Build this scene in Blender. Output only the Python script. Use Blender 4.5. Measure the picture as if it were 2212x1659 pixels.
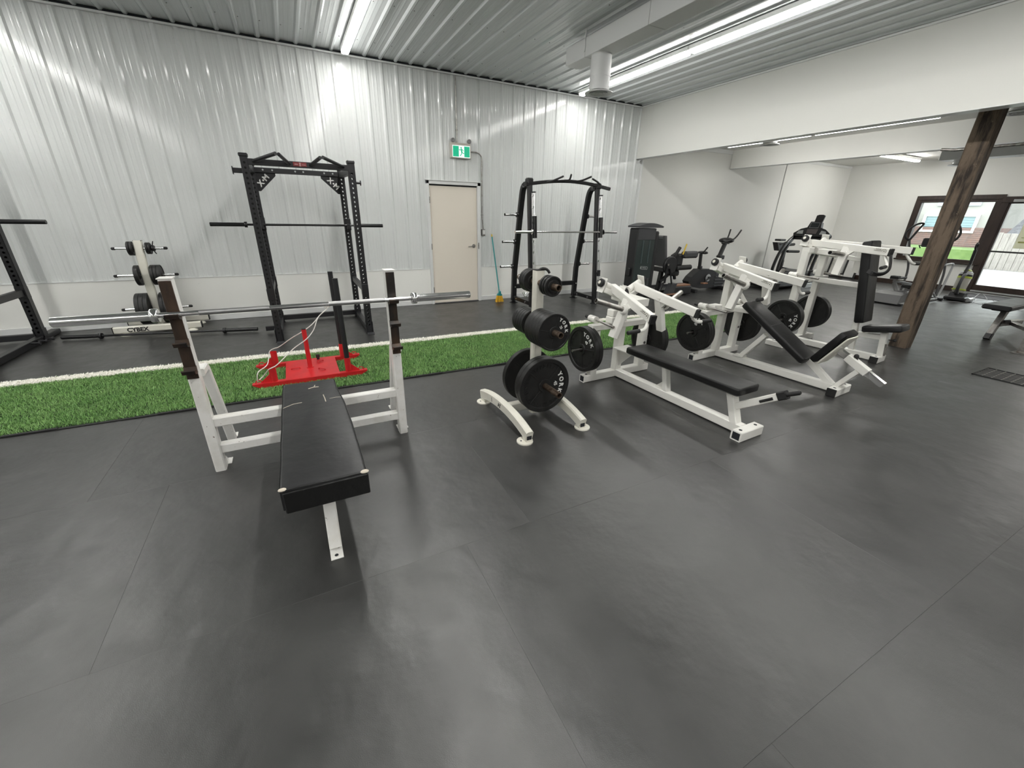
import bpy, math, random
import numpy as np
from mathutils import Vector as V, Matrix as M
random.seed(7); rng = np.random.default_rng(7)
S = bpy.context.scene
for o in list(bpy.data.objects): bpy.data.objects.remove(o)
COL = S.collection
PI = math.pi

# ---------------------------------------------------------------- camera, world, light levels
cam = bpy.data.cameras.new('camera'); camo = bpy.data.objects.new('camera', cam); COL.objects.link(camo)
cam.sensor_width = 36.0; cam.lens = 881.0846 / 2212 * 36; cam.clip_start = .05; cam.clip_end = 300
YAW, PITCH, ROLL = math.radians(27.5109944), math.radians(22.50047231), math.radians(-1.27504566)
fwd = V((math.sin(YAW)*math.cos(PITCH), math.cos(YAW)*math.cos(PITCH), -math.sin(PITCH)))
rt = V((math.cos(YAW), -math.sin(YAW), 0)); dn = fwd.cross(rt)
r2 = rt*math.cos(ROLL) + dn*math.sin(ROLL); d2 = -rt*math.sin(ROLL) + dn*math.cos(ROLL)
mw = M.Identity(4)
for i in range(3):
    mw[i][0] = r2[i]; mw[i][1] = -d2[i]; mw[i][2] = -fwd[i]
mw[0][3], mw[1][3], mw[2][3] = 0, 0, 1.57
camo.matrix_world = mw
S.camera = camo
W = bpy.data.worlds.new('overcast_sky'); S.world = W; W.use_nodes = True
bg = W.node_tree.nodes['Background']; bg.inputs[0].default_value = (.96, .98, 1, 1); bg.inputs[1].default_value = 2.6
STRIP = 20.0          # ceiling strip lamps
BAY2, BAY3 = 11.0, 26.0   # lamps between the beams, lamps of the low room by the window
S.view_settings.view_transform = 'Standard'; S.view_settings.look = 'None'
S.view_settings.gamma = 1; S.view_settings.use_curve_mapping = False
S.view_settings.exposure = 1.56

# ---------------------------------------------------------------- materials
def mat(name, col, rough=.5, metal=0., noise=None, bump=None, spec=.5, chips=None, rnd=0., island=0., emit=None, coat=0., rvar=0.):
    m = bpy.data.materials.new(name); m.use_nodes = True
    nt = m.node_tree; N = nt.nodes; L = nt.links; b = N['Principled BSDF']
    b.inputs['Base Color'].default_value = (*col, 1); b.inputs['Roughness'].default_value = rough
    b.inputs['Metallic'].default_value = metal; b.inputs['Specular IOR Level'].default_value = spec
    b.inputs['Coat Weight'].default_value = coat
    tc = N.new('ShaderNodeTexCoord'); src = None
    def mix(a, bcol, fac, mode='MIX'):
        x = N.new('ShaderNodeMix'); x.data_type = 'RGBA'; x.blend_type = mode
        L.new(fac, x.inputs[0])
        if hasattr(a, 'links'): L.new(a, x.inputs[6])
        else: x.inputs[6].default_value = (*a, 1)
        if hasattr(bcol, 'links'): L.new(bcol, x.inputs[7])
        else: x.inputs[7].default_value = (*bcol, 1)
        return x.outputs[2]
    def ramp(fac, lo, hi):
        r = N.new('ShaderNodeMapRange'); L.new(fac, r.inputs[0])
        r.inputs[1].default_value = lo; r.inputs[2].default_value = hi
        return r.outputs[0]
    def tex(scale, detail=4, rgh=.6, stretch=None):
        t = N.new('ShaderNodeTexNoise'); t.inputs['Scale'].default_value = scale; t.inputs['Detail'].default_value = detail
        t.inputs['Roughness'].default_value = rgh
        if stretch:
            mp = N.new('ShaderNodeMapping'); mp.inputs['Scale'].default_value = stretch
            L.new(tc.outputs['Object'], mp.inputs[0]); L.new(mp.outputs[0], t.inputs[0])
        else: L.new(tc.outputs['Object'], t.inputs[0])
        return t.outputs['Fac']
    cur = col
    if noise:                                   # (scale, second colour, lo, hi[, stretch])
        cur = mix(cur, noise[1], ramp(tex(noise[0], 5, .62, noise[4] if len(noise) > 4 else None), noise[2], noise[3]))
    if chips:                                   # (scale, colour, lo, hi)
        cur = mix(cur, chips[1], ramp(tex(chips[0], 6, .7), chips[2], chips[3]))
    if rnd or island:
        if rnd:
            oi = N.new('ShaderNodeObjectInfo'); f = oi.outputs['Random']; amt = rnd
        else:
            g = N.new('ShaderNodeNewGeometry'); f = g.outputs['Random Per Island']; amt = island
        r = N.new('ShaderNodeMapRange'); L.new(f, r.inputs[0]); r.inputs[3].default_value = 1-amt; r.inputs[4].default_value = 1+amt
        hsv = N.new('ShaderNodeHueSaturation'); L.new(r.outputs[0], hsv.inputs['Value'])
        if hasattr(cur, 'links'): L.new(cur, hsv.inputs['Color'])
        else: hsv.inputs['Color'].default_value = (*cur, 1)
        cur = hsv.outputs[0]
    if hasattr(cur, 'links'): L.new(cur, b.inputs['Base Color'])
    if rvar:
        r = N.new('ShaderNodeMapRange'); L.new(tex(3.0, 5, .65), r.inputs[0]); r.inputs[1].default_value = .3; r.inputs[2].default_value = .7
        r.inputs[3].default_value = rough-rvar; r.inputs[4].default_value = rough+rvar; L.new(r.outputs[0], b.inputs['Roughness'])
    if bump:                                    # list of (scale, distance)
        prev = None
        for sc, dist in (bump if isinstance(bump, list) else [bump]):
            bp = N.new('ShaderNodeBump'); bp.inputs['Strength'].default_value = 1; bp.inputs['Distance'].default_value = dist
            L.new(tex(sc, 3, .5), bp.inputs['Height'])
            if prev: L.new(prev, bp.inputs['Normal'])
            prev = bp.outputs[0]
        L.new(prev, b.inputs['Normal'])
    if emit:
        b.inputs['Emission Color'].default_value = (*emit[0], 1); b.inputs['Emission Strength'].default_value = emit[1]
    return m

m_white = mat('white_enamel', (.80, .79, .745), .34, chips=(55, (.33, .27, .20), .70, .73), noise=(2.5, (.72, .71, .66), .45, .75))
m_worn = mat('worn_white_enamel', (.80, .79, .76), .36, chips=(38, (.16, .12, .09), .655, .675), noise=(6, (.66, .64, .58), .5, .8))
m_cream = mat('cream_enamel', (.76, .74, .66), .38, chips=(45, (.25, .2, .15), .70, .72), noise=(4, (.68, .66, .57), .45, .7))
m_blackmetal = mat('black_powder_coat', (.012, .012, .014), .42, bump=(900, .0002))
m_blackgloss = mat('black_gloss_coat', (.008, .008, .009), .28)
m_plate = mat('black_cast_iron', (.008, .008, .008), .46, bump=(220, .0006), noise=(9, (.016, .0155, .015), .4, .7), spec=.4)
m_rubberblk = mat('black_rubber', (.012, .012, .012), .62)
m_vinyl = mat('black_vinyl', (.016, .016, .017), .40, bump=[(420, .0003), (9, .004)], rvar=.05)
m_vinyl3 = mat('black_vinyl_new', (.007, .007, .0075), .36, bump=[(420, .0003), (9, .003)], spec=.35)
m_vinyl2 = mat('black_vinyl_sides', (.007, .007, .007), .33, bump=[(14, .006)])
m_greyvinyl = mat('grey_vinyl', (.07, .07, .072), .5)
m_foam = mat('torn_foam', (.62, .56, .47), .9, bump=(80, .003))
m_chrome = mat('chrome', (.78, .78, .78), .16, 1., rvar=.05)
m_knurl = mat('knurled_steel', (.42, .42, .42), .34, 1., bump=(900, .0006))
m_steel = mat('dull_steel', (.42, .41, .39), .38, 1., noise=(18, (.22, .20, .18), .4, .7))
m_rust = mat('rusty_steel_peg', (.22, .17, .13), .45, .8, noise=(25, (.08, .05, .035), .4, .65))
m_brownworn = mat('worn_dark_plate', (.022, .018, .016), .40, .3, noise=(7, (.085, .05, .03), .48, .75, (1, 1, .35)))
m_lettering = mat('white_lettering', (.72, .72, .70), .5, chips=(60, (.1, .1, .1), .66, .7))
m_ink = mat('black_ink', (.01, .01, .01), .5)
m_sticker = mat('grey_print', (.16, .15, .12), .6)
m_red = mat('red_enamel', (.62, .018, .022), .38, chips=(30, (.25, .02, .02), .64, .68), noise=(5, (.50, .012, .018), .4, .7))
m_redlab = mat('red_badge', (.22, .03, .03), .25)
m_silver = mat('silver_foil', (.85, .84, .82), .18, 1.)
m_rope = mat('white_cord', (.72, .70, .66), .8)
m_floor = mat('dark_subfloor', (.01, .01, .01), .8)
m_mat = mat('black_rubber_floor', (.022, .022, .0213), .38, noise=(1.6, (.036, .0355, .034), .40, .72), bump=[(350, .0004), (7, .0045), (1.3, .014)], rnd=.04, rvar=.07, spec=1.0)
m_ribwall = mat('white_steel_cladding', (.72, .74, .73), .13, spec=.5, bump=(.9, .0012), rnd=.012)
m_ribceil = mat('white_steel_liner', (.64, .67, .675), .15, bump=(.8, .0008), rnd=.015)
m_wain = mat('white_board', (.90, .90, .86), .34, chips=(10, (.45, .45, .43), .73, .76), bump=(4, .003), rnd=.01)
m_dry = mat('white_drywall_paint', (.72, .72, .685), .62, bump=(160, .0004))
m_trim = mat('white_trim', (.74, .75, .74), .35)
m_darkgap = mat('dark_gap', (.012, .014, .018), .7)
m_door = mat('beige_door_paint', (.80, .735, .64), .5, bump=(60, .0004))
m_brown = mat('dark_brown_wood_trim', (.022, .013, .010), .40, noise=(18, (.04, .024, .017), .4, .7, (1, 1, .15)))
m_post = mat('weathered_timber', (.135, .100, .070), .8, noise=(8, (.022, .015, .010), .46, .60, (1.5, 1.5, .20)), chips=(24, (.24, .195, .14), .63, .72), bump=[(16, .010)])
m_galv = mat('white_duct_metal', (.68, .685, .68), .42)
m_grass = mat('artificial_grass', (.15, .31, .085), .6, island=.45, noise=(5, (.23, .40, .13), .35, .7))
m_wgrass = mat('white_artificial_grass', (.97, .95, .88), .7, island=.10)
m_backing = mat('turf_backing', (.012, .03, .008), .9)
m_teal = mat('teal_broom_handle', (.03, .30, .30), .45)
m_yellow = mat('yellow_bristles', (.72, .42, .02), .7, island=.25)
m_yellow2 = mat('yellow_handle', (.75, .52, .06), .5)
m_smoke = mat('smoked_acrylic', (.026, .038, .036), .2, spec=.6)
m_charcoal = mat('charcoal_plastic', (.045, .046, .05), .45)
m_darkpl = mat('black_plastic', (.012, .012, .013), .4)
m_copper = mat('copper_tread', (.30, .15, .085), .45, .3)
m_greypl = mat('grey_plastic', (.12, .12, .12), .45)
m_silverpl = mat('silver_plastic', (.42, .43, .43), .35, .3)
m_screen = mat('dark_screen', (.02, .025, .028), .1, spec=.7)
m_lime = mat('lime_plastic', (.36, .44, .05), .35)
m_clear = mat('dusty_clear_bin', (.38, .37, .33), .25)
m_paper = mat('poster_paper', (.70, .69, .60), .6, noise=(9, (.50, .50, .42), .5, .55))
m_lamp = mat('lamp_diffuser', (.9, .9, .9), .4, emit=((1, .985, .95), STRIP))
m_lampside = mat('lamp_side_glow', (.9, .9, .9), .4, emit=((1, .985, .95), STRIP*.30))
m_lampend = mat('lamp_end_glow', (.9, .9, .9), .4, emit=((1, .985, .95), STRIP*.03))
m_lamp2 = mat('lamp_diffuser_between', (.9, .9, .9), .4, emit=((1, .985, .95), BAY2))
m_lamp3 = mat('lamp_diffuser_low_room', (.9, .9, .9), .4, emit=((1, .985, .95), BAY3))
m_lamphouse = mat('lamp_housing', (.78, .78, .76), .4)
m_green = mat('exit_green_lit', (.0, .35, .19), .4, emit=((.0, .42, .22), .22))
m_exitwhite = mat('exit_white_lit', (.85, .9, .88), .4, emit=((.85, 1, .95), .22))
m_beige = mat('beige_housing', (.55, .52, .46), .45)
m_lens = mat('lamp_head_grey', (.25, .25, .25), .3)
m_grate = mat('black_iron_grate', (.01, .01, .01), .6)
m_matgrey = mat('grey_entry_mat', (.10, .10, .105), .9, bump=(300, .003))
m_stucco = mat('outside_stucco', (.255, .25, .235), .9)
m_brick = mat('outside_brick', (.19, .115, .10), .9, noise=(9, (.14, .105, .10), .35, .65))
m_lawn = mat('outside_lawn', (.105, .165, .05), .95, noise=(3, (.075, .13, .035), .35, .65))
m_walk = mat('outside_concrete', (.42, .42, .40), .9)
m_road = mat('outside_asphalt', (.27, .27, .27), .9)
m_fence = mat('outside_grey_planks', (.24, .225, .205), .9, noise=(5, (.16, .147, .135), .4, .7, (1, 4, .4)))
m_roofing = mat('outside_shingles', (.045, .045, .05), .95, noise=(6, (.075, .075, .08), .4, .6))
m_leaf = mat('outside_leaves', (.15, .20, .075), .9, island=.3)
m_bluewin = mat('outside_blind_glass', (.14, .22, .245), .2)
m_signblue = mat('outside_sign', (.40, .48, .58), .6)
m_post_brd = mat('notice_paper', (.70, .72, .52), .7)
m_olive = mat('notice_olive', (.30, .31, .10), .7)

def glass():
    m = bpy.data.materials.new('window_glass'); m.use_nodes = True
    nt = m.node_tree; N = nt.nodes; L = nt.links; N.remove(N['Principled BSDF'])
    t = N.new('ShaderNodeBsdfTransparent'); t.inputs[0].default_value = (.93, .96, .95, 1)
    g = N.new('ShaderNodeBsdfGlossy'); g.inputs['Roughness'].default_value = .02
    f = N.new('ShaderNodeFresnel'); f.inputs[0].default_value = 1.45
    x = N.new('ShaderNodeMixShader'); L.new(f.outputs[0], x.inputs[0]); L.new(t.outputs[0], x.inputs[1]); L.new(g.outputs[0], x.inputs[2])
    L.new(x.outputs[0], N['Material Output'].inputs[0]); return m
m_glass = glass()

# ---------------------------------------------------------------- mesh builder
def frame_for(d, up=V((0, 0, 1))):
    d = d.normalized()
    if abs(d.dot(up.normalized())) > .995: up = V((0, 1, 0)) if abs(d.y) < .9 else V((1, 0, 0))
    s = d.cross(up).normalized(); u = s.cross(d).normalized()
    return s, u
class MB:
    def __init__(s): s.v = []; s.f = []; s.sm = []; s.mi = []; s.cm = 0
    def add(s, vs, fs, smooth=False):
        n = len(s.v); s.v += [V(p) for p in vs]
        for f in fs: s.f.append(tuple(i+n for i in f)); s.sm.append(smooth); s.mi.append(s.cm)
        return s
    def box(s, lo, hi, ch=0., R=None, c=None):
        lo, hi = V(lo), V(hi); ctr = (lo+hi)/2; h = (hi-lo)/2
        h = V((abs(h.x), abs(h.y), abs(h.z))); ch = min(ch, .49*min(h))
        vs = []; fs = []
        if ch <= 0:
            vs = [V((x*h.x, y*h.y, z*h.z)) for x in (-1, 1) for y in (-1, 1) for z in (-1, 1)]
            fs = [(0, 1, 3, 2), (4, 6, 7, 5), (0, 4, 5, 1), (2, 3, 7, 6), (0, 2, 6, 4), (1, 5, 7, 3)]
        else:
            idx = {}
            for x in (-1, 1):
                for y in (-1, 1):
                    for z in (-1, 1):
                        for a in range(3):
                            q = [x*(h.x-ch), y*(h.y-ch), z*(h.z-ch)]; q[a] = (x, y, z)[a]*h[a]
                            idx[(x, y, z, a)] = len(vs); vs.append(V(q))
            for a in range(3):
                b, c2 = (a+1) % 3, (a+2) % 3
                for sg in (-1, 1):
                    f = []
                    for (p, q) in ((-1, -1), (1, -1), (1, 1), (-1, 1)):
                        k = [0, 0, 0]; k[a] = sg; k[b] = p; k[c2] = q; f.append(idx[(*k, a)])
                    fs.append(tuple(f if sg > 0 else f[::-1]))
                for p in (-1, 1):
                    for q in (-1, 1):
                        k1 = [0, 0, 0]; k2 = [0, 0, 0]; k1[a] = -1; k2[a] = 1
                        for k in (k1, k2): k[b] = p; k[c2] = q
                        f = [idx[(*k1, b)], idx[(*k2, b)], idx[(*k2, c2)], idx[(*k1, c2)]]
                        fs.append(tuple(f if p*q < 0 else f[::-1]))
            for x in (-1, 1):
                for y in (-1, 1):
                    for z in (-1, 1):
                        f = [idx[(x, y, z, a)] for a in range(3)]
                        fs.append(tuple(f if x*y*z > 0 else f[::-1]))
        if R is not None: vs = [R @ p for p in vs]
        return s.add([p+ctr for p in vs], fs)
    def bar(s, p0, p1, w, h, up=(0, 0, 1), ch=.005, hollow=0.):
        return s.pbar([p0, p1], w, h, up, ch, hollow)
    def pbar(s, pts, w, h, up=(0, 0, 1), ch=.005, hollow=0., closed_caps=True):
        pts = [V(p) for p in pts]; up = V(up); a, b = w/2, h/2; ch = min(ch, a*.45, b*.45)
        sec = [(a-ch, b), (-a+ch, b), (-a, b-ch), (-a, -b+ch), (-a+ch, -b), (a-ch, -b), (a, -b+ch), (a, b-ch)]
        vs = []; n = len(pts); k = 8
        for i, p in enumerate(pts):
            dp = (pts[i]-pts[i-1]).normalized() if i > 0 else None
            dq = (pts[i+1]-pts[i]).normalized() if i < n-1 else None
            d = (dp+dq).normalized() if dp and dq else (dp or dq)
            base = dp or dq; sd, u = frame_for(base, up)
            sc = 1/max(.3, d.dot(base))
            s2, u2 = frame_for(d, up)
            fu = sc if abs(u2.dot(u)) < .9999 else 1; fs_ = sc if abs(s2.dot(sd)) < .9999 else 1
            for x, y in sec: vs.append(p + s2*x*fs_ + u2*y*fu)
        fs = []
        for i in range(n-1):
            for j in range(k):
                a0 = i*k+j; a1 = i*k+(j+1) % k
                fs.append((a0, a1, a1+k, a0+k))
        fs.append(tuple(range(k))[::-1]); fs.append(tuple(range((n-1)*k, n*k)))
        fs = [f[::-1] for f in fs]
        return s.add(vs, fs)
    def tube(s, pts, r, n=12, caps=True, closed=False):
        pts = [V(p) for p in pts]; m = len(pts); rs = r if isinstance(r, (list, tuple)) else [r]*m
        vs = []; fs = []; u = None
        for i, p in enumerate(pts):
            if closed: d = (pts[(i+1) % m]-pts[i-1]).normalized()
            else:
                d = ((pts[i]-pts[i-1]).normalized() if i > 0 else V((0, 0, 0))) + ((pts[i+1]-pts[i]).normalized() if i < m-1 else V((0, 0, 0)))
                d.normalize()
            if u is None: sd, u = frame_for(d)
            u = (u - d*u.dot(d)).normalized(); sd = d.cross(u)
            for j in range(n):
                a = 2*PI*j/n; vs.append(p + (sd*math.cos(a)+u*math.sin(a))*rs[i])
        rr = m if closed else m-1
        for i in range(rr):
            for j in range(n):
                a0 = i*n+j; a1 = i*n+(j+1) % n; b0 = ((i+1) % m)*n+j; b1 = ((i+1) % m)*n+(j+1) % n
                fs.append((a0, a1, b1, b0))
        s.add(vs, fs, True)
        if caps and not closed:
            b = len(s.v)-len(vs)
            for f in (tuple(range(n))[::-1], tuple(range((m-1)*n, m*n))):
                s.f.append(tuple(i+b for i in f)); s.sm.append(False); s.mi.append(s.cm)
        return s
    def cyl(s, p0, p1, r, n=20, r2=None): return s.tube([p0, p1], [r, r if r2 is None else r2], n)
    def lathe(s, prof, c=(0, 0, 0), ax=(0, 0, 1), n=40, closed=True, smooth=True):
        c = V(c); ax = V(ax).normalized(); sd, u = frame_for(ax, V((0, 0, 1)) if abs(ax.z) < .9 else V((0, 1, 0)))
        vs = []; fs = []; k = len(prof)
        for r, z in prof:
            for j in range(n):
                a = 2*PI*j/n; vs.append(c+ax*z+(sd*math.cos(a)+u*math.sin(a))*r)
        for i in range(k if closed else k-1):
            for j in range(n):
                i2 = (i+1) % k
                fs.append((i*n+j, i*n+(j+1) % n, i2*n+(j+1) % n, i2*n+j))
        return s.add(vs, fs, smooth)
    def prism(s, poly, o, ax, ay, depth):
        o, ax, ay = V(o), V(ax), V(ay); nz = ax.cross(ay).normalized()*depth
        k = len(poly); vs = [o+ax*x+ay*y for x, y in poly]; vs += [p+nz for p in vs]
        fs = [tuple(range(k))[::-1], tuple(range(k, 2*k))]+[(i, (i+1) % k, (i+1) % k+k, i+k) for i in range(k)]
        return s.add(vs, fs)
    def ball(s, c, r, n=12, sc=(1, 1, 1)):
        c = V(c); pr = [(math.sin(PI*i/n)*r, -math.cos(PI*i/n)*r) for i in range(1, n)]
        b = len(s.v); s.lathe(pr, (0, 0, 0), (0, 0, 1), n*2, closed=False)
        m = len(s.v)-b
        s.f.append(tuple(range(b, b+2*n))[::-1]); s.sm.append(True); s.mi.append(s.cm)
        s.f.append(tuple(range(b+m-2*n, b+m))); s.sm.append(True); s.mi.append(s.cm)
        for i in range(b, b+m): s.v[i] = V((s.v[i].x*sc[0], s.v[i].y*sc[1], s.v[i].z*sc[2]))+c
        return s
    def hollow_end(s, c, d, w, h, up=(0, 0, 1)):
        """dark recess plate just proud of a tube's open end"""
        c, d = V(c), V(d).normalized(); sd, u = frame_for(d, V(up))
        return s.prism([(-w/2, -h/2), (w/2, -h/2), (w/2, h/2), (-w/2, h/2)], c+d*.0006, sd, u, .001)
def build(name, mb, mats, parent=None, label=None, edge=True):
    me = bpy.data.meshes.new(name); org = V(parent['_o']) if parent is not None and '_o' in parent else V((0, 0, 0))
    me.from_pydata([tuple(p-org) for p in mb.v], [], mb.f)
    me.polygons.foreach_set('use_smooth', mb.sm)
    for m in (mats if isinstance(mats, (list, tuple)) else [mats]): me.materials.append(m)
    if any(mb.mi): me.polygons.foreach_set('material_index', mb.mi)
    if any(mb.sm):
        try: me.set_sharp_from_angle(angle=math.radians(38))
        except Exception: pass
    me.update()
    o = bpy.data.objects.new(name, me); COL.objects.link(o)
    if parent is not None: o.parent = parent; o['_o'] = tuple(org)
    if label: o['label'] = label
    return o
part = build
def tag(o, label, cat, group=None):
    o['label'] = label; o['category'] = cat
    if group: o['group'] = group
    return o
def thing(name, label, cat, loc=(0, 0, 0), group=None, rz=0., local=False):
    """Empty at the thing's base.  local=True: parts are given in the thing's own frame."""
    o = bpy.data.objects.new(name, None); COL.objects.link(o); o.empty_display_size = .1
    o.location = loc; o.rotation_euler = (0, 0, rz); o['_o'] = (0, 0, 0) if local else tuple(loc)
    return tag(o, label, cat, group)
def single(name, mb, mats, label, cat, loc, group=None):
    o = build(name, mb, mats); loc = V(loc)
    co = np.empty(len(o.data.vertices)*3, np.float32); o.data.vertices.foreach_get('co', co)
    co = co.reshape(-1, 3)-np.array(loc, np.float32); o.data.vertices.foreach_set('co', co.ravel()); o.data.update()
    o.location = loc
    return tag(o, label, cat, group)
def struct(name, mb=None, mats=None, parent=None):
    if mb is None:
        o = bpy.data.objects.new(name, None); COL.objects.link(o)
    else: o = build(name, mb, mats, parent)
    o['kind'] = 'structure'; return o
def arc(c, r, a0, a1, ax, ay, n=8):
    c, ax, ay = V(c), V(ax), V(ay)
    return [c+ax*r*math.cos(a0+(a1-a0)*i/n)+ay*r*math.sin(a0+(a1-a0)*i/n) for i in range(n+1)]
def bez(p0, p1, p2, p3, n=12):
    p0, p1, p2, p3 = map(V, (p0, p1, p2, p3)); out = []
    for i in range(n+1):
        t = i/n; out.append(p0*(1-t)**3+p1*3*t*(1-t)**2+p2*3*t*t*(1-t)+p3*t**3)
    return out
def smooth_path(pts, n=6):
    pts = [V(p) for p in pts]; out = []
    for i in range(len(pts)-1):
        a = pts[max(i-1, 0)]; b = pts[i]; c = pts[i+1]; d = pts[min(i+2, len(pts)-1)]
        for k in range(n):
            t = k/n
            out.append(.5*((2*b)+(c-a)*t+(2*a-5*b+4*c-d)*t*t+(3*b-a-3*c+d)*t**3))
    return out+[pts[-1]]

_gl = {}
def glyph(txt, size, extrude=.0006, bold=.02):
    k = (txt, size, extrude, bold)
    if k not in _gl:
        cu = bpy.data.curves.new('g', 'FONT'); cu.body = txt; cu.size = size; cu.extrude = extrude; cu.offset = bold*size
        cu.align_x = 'CENTER'; cu.resolution_u = 3
        o = bpy.data.objects.new('g', cu); COL.objects.link(o)
        me = bpy.data.meshes.new_from_object(o.evaluated_get(bpy.context.evaluated_depsgraph_get()))
        _gl[k] = ([v.co.copy() for v in me.vertices], [tuple(p.vertices) for p in me.polygons])
        bpy.data.objects.remove(o); bpy.data.curves.remove(cu); bpy.data.meshes.remove(me)
    return _gl[k]
def write(mb, txt, size, o, ax, ay, extrude=.0006, bold=.02):
    vs, fs = glyph(txt, size, extrude, bold); o, ax, ay = V(o), V(ax).normalized(), V(ay).normalized(); nz = ax.cross(ay)
    return mb.add([o+ax*p.x+ay*p.y+nz*p.z for p in vs], fs)

# ---------------------------------------------------------------- room shell
YW, ZC, XB, XW, ZR = 7.49, 3.66, 6.714, 14.95, 3.09
XL, YB = -8.4, -9.6
rows0_y = 1.54-2*1.245-.0005-1.245*0
# floor: dark base with 4 x 6 ft rubber mats laid in staggered rows
fl = struct('floor', MB().box((XL, YB, -.12), (XW+.2, YW+.1, -.012)), m_floor)
build('rubber_sheet', MB().box((XL, YB, -.012), (XW, rows0_y, -.0005)), m_mat, fl)
mw_, mh_ = 1.835, 1.245
base_mat = None; rows0 = 1.54
offs = [-.9, .557, -.3, .1, -.7, .4]
r = 0
for j in range(-4, 6):
    y0 = rows0+j*mh_; y1 = y0+mh_
    if y1 < -1.6 or y0 > YW-.02: continue
    y0c = y0; y1c = min(y1, YW-.002)
    ox = {0: -.9, -1: .557}.get(j, offs[j % 6])
    k0 = int(math.floor((XL-ox)/mw_))
    for k in range(k0, 20):
        x0 = ox+k*mw_; x1 = x0+mw_
        if x1 < XL+.05 or x0 > XW-.02: continue
        x0c, x1c = max(x0, XL), min(x1, XW)
        g = .00012; key = (round(x1c-x0c, 3), round(y1c-y0c, 3))
        c = ((x0c+x1c)/2, (y0c+y1c)/2, -.006)
        if base_mat and base_mat.get(key):
            o = bpy.data.objects.new('rubber_mat', base_mat[key]); COL.objects.link(o); o.parent = fl
        else:
            hx, hy = key[0]/2-g, key[1]/2-g
            o = build('rubber_mat', MB().box((-hx, -hy, -.006), (hx, hy, .006), .0005), m_mat, fl)
            base_mat = base_mat or {}; base_mat[key] = o.data
        o.location = (c[0], c[1], -.006+random.uniform(-.0003, .0002)-.0002)

def ribbed_sheet(x0, x1, along0, along1, pitch, x_ref, wall=True, depth=.019):
    """steel sheet with raised major ribs and two low minor ribs between them; returns MB"""
    prof = [(x0, 0)]
    k = math.floor((x0-x_ref)/pitch)-1
    while True:
        c = x_ref+k*pitch
        if c > x1+pitch: break
        for dx, h in ((-.034, 0), (-.013, depth), (.013, depth), (.034, 0), (.076, 0), (.082, .003), (.094, .003), (.100, 0), (.124, 0), (.130, .003), (.142, .003), (.148, 0)):
            if x0+1e-4 < c+dx < x1-1e-4: prof.append((c+dx, h if h != .003 else (.0022 if wall else .0012)))
        k += 1
    prof.append((x1, 0)); m = MB(); vs = []
    for x, h in prof:
        if wall: vs += [(x, YW-h, along0), (x, YW-h, along1)]
        else: vs += [(x, along0, ZC-h), (x, along1, ZC-h)]
    fs = [(2*i, 2*i+2, 2*i+3, 2*i+1) if wall else (2*i, 2*i+1, 2*i+3, 2*i+2) for i in range(len(prof)-1)]
    return m.add(vs, fs)
RX = -1.972
wb = struct('wall_back', MB().box((XL, YW+.02, -.1), (XW+.2, YW+.12, ZC+.1)), m_dry)
sheets = [(RX-.045+k*.89, RX-.045+(k+1)*.89) for k in range(-8, 11)]
for a, b in sheets:
    a, b = max(a, XL), min(b, XB+.17)
    if b <= a: continue
    segs = [(a, b, .64)]
    # the door opening is cut out of the sheets it meets
    if a < 2.19 < b or a < 3.14 < b or (a > 2.19 and b < 3.14):
        segs = []
        if a < 2.19: segs.append((a, 2.19, .64))
        lo = max(a, 2.19); hi = min(b, 3.14)
        if hi > lo: segs.append((lo, hi, 2.08))
        if b > 3.14: segs.append((3.14, b, .64))
    for s0, s1, z0 in segs: build('wall_panel', ribbed_sheet(s0, s1, z0, ZC-.03, .2225, RX), m_ribwall, wb)
# flat boards below the ribbed sheets
for a, b in [(XL, -6.5), (-6.5, -4.03), (-4.03, -1.58), (-1.58, .86), (.86, 2.19), (3.14, 5.3), (5.3, XB+.17)]:
    build('kick_board', MB().box((a+.001, YW-.012, .085), (b-.001, YW+.02, .642), .002), m_wain, wb)
sc = MB()
for z in (.71, 1.19, 1.78, 2.362, 2.987, 3.5):
    k = -26
    while RX+k*.2225 < XB:
        x = RX+k*.2225-.028-.016
        if not (2.15 < x < 3.18 and z < 2.1): sc.cyl((x, YW-.001, z), (x, YW-.007, z), .006, 6)
        k += 1
for x in (-5.5, -4.6, -3.6, -2.7, -1.3, -.4, .5, 1.3, 2.0, 3.5, 4.4, 5.2, 6.1):
    for z in (.22, .55): sc.cyl((x, YW-.012, z), (x, YW-.016, z), .006, 6)
o = build('screw_heads', sc, m_trim, wb); o['kind'] = 'stuff'
build('drip_trim', MB().box((XL, YW-.018, .632), (2.19, YW, .644)).box((3.14, YW-.018, .632), (XB+.17, YW, .644)), m_trim, wb)
struct('baseboard_back', MB().box((XL, YW-.024, 0), (2.185, YW-.001, .085), .004).box((3.145, YW-.024, 0), (XB+.17, YW-.001, .085), .004), m_trim)
# drywall past the big beam
wd = struct('wall_annex', MB().box((XB+.17, YW-.012, 0), (XW, YW+.02, ZR+.6)), m_dry)
struct('trim_1', MB().box((11.855, YW-.024, 0), (11.885, YW-.012, 3.02), .002), mat('grey_joint_strip', (.45, .45, .43), .5))
struct('trim_2', MB().box((XB+.17, YW-.03, 3.0), (9.66, YW-.012, 3.09), .004).box((9.83, YW-.03, 3.02), (XW, YW-.012, 3.08), .004), m_trim)
struct('trim_5', MB().box((XB+.16, YW-.04, .64), (XB+.185, YW, 2.70), .002), m_trim)
struct('baseboard_annex', MB().box((XB+.18, YW-.03, 0), (XW, YW-.012, .06), .003), m_charcoal)
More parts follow.
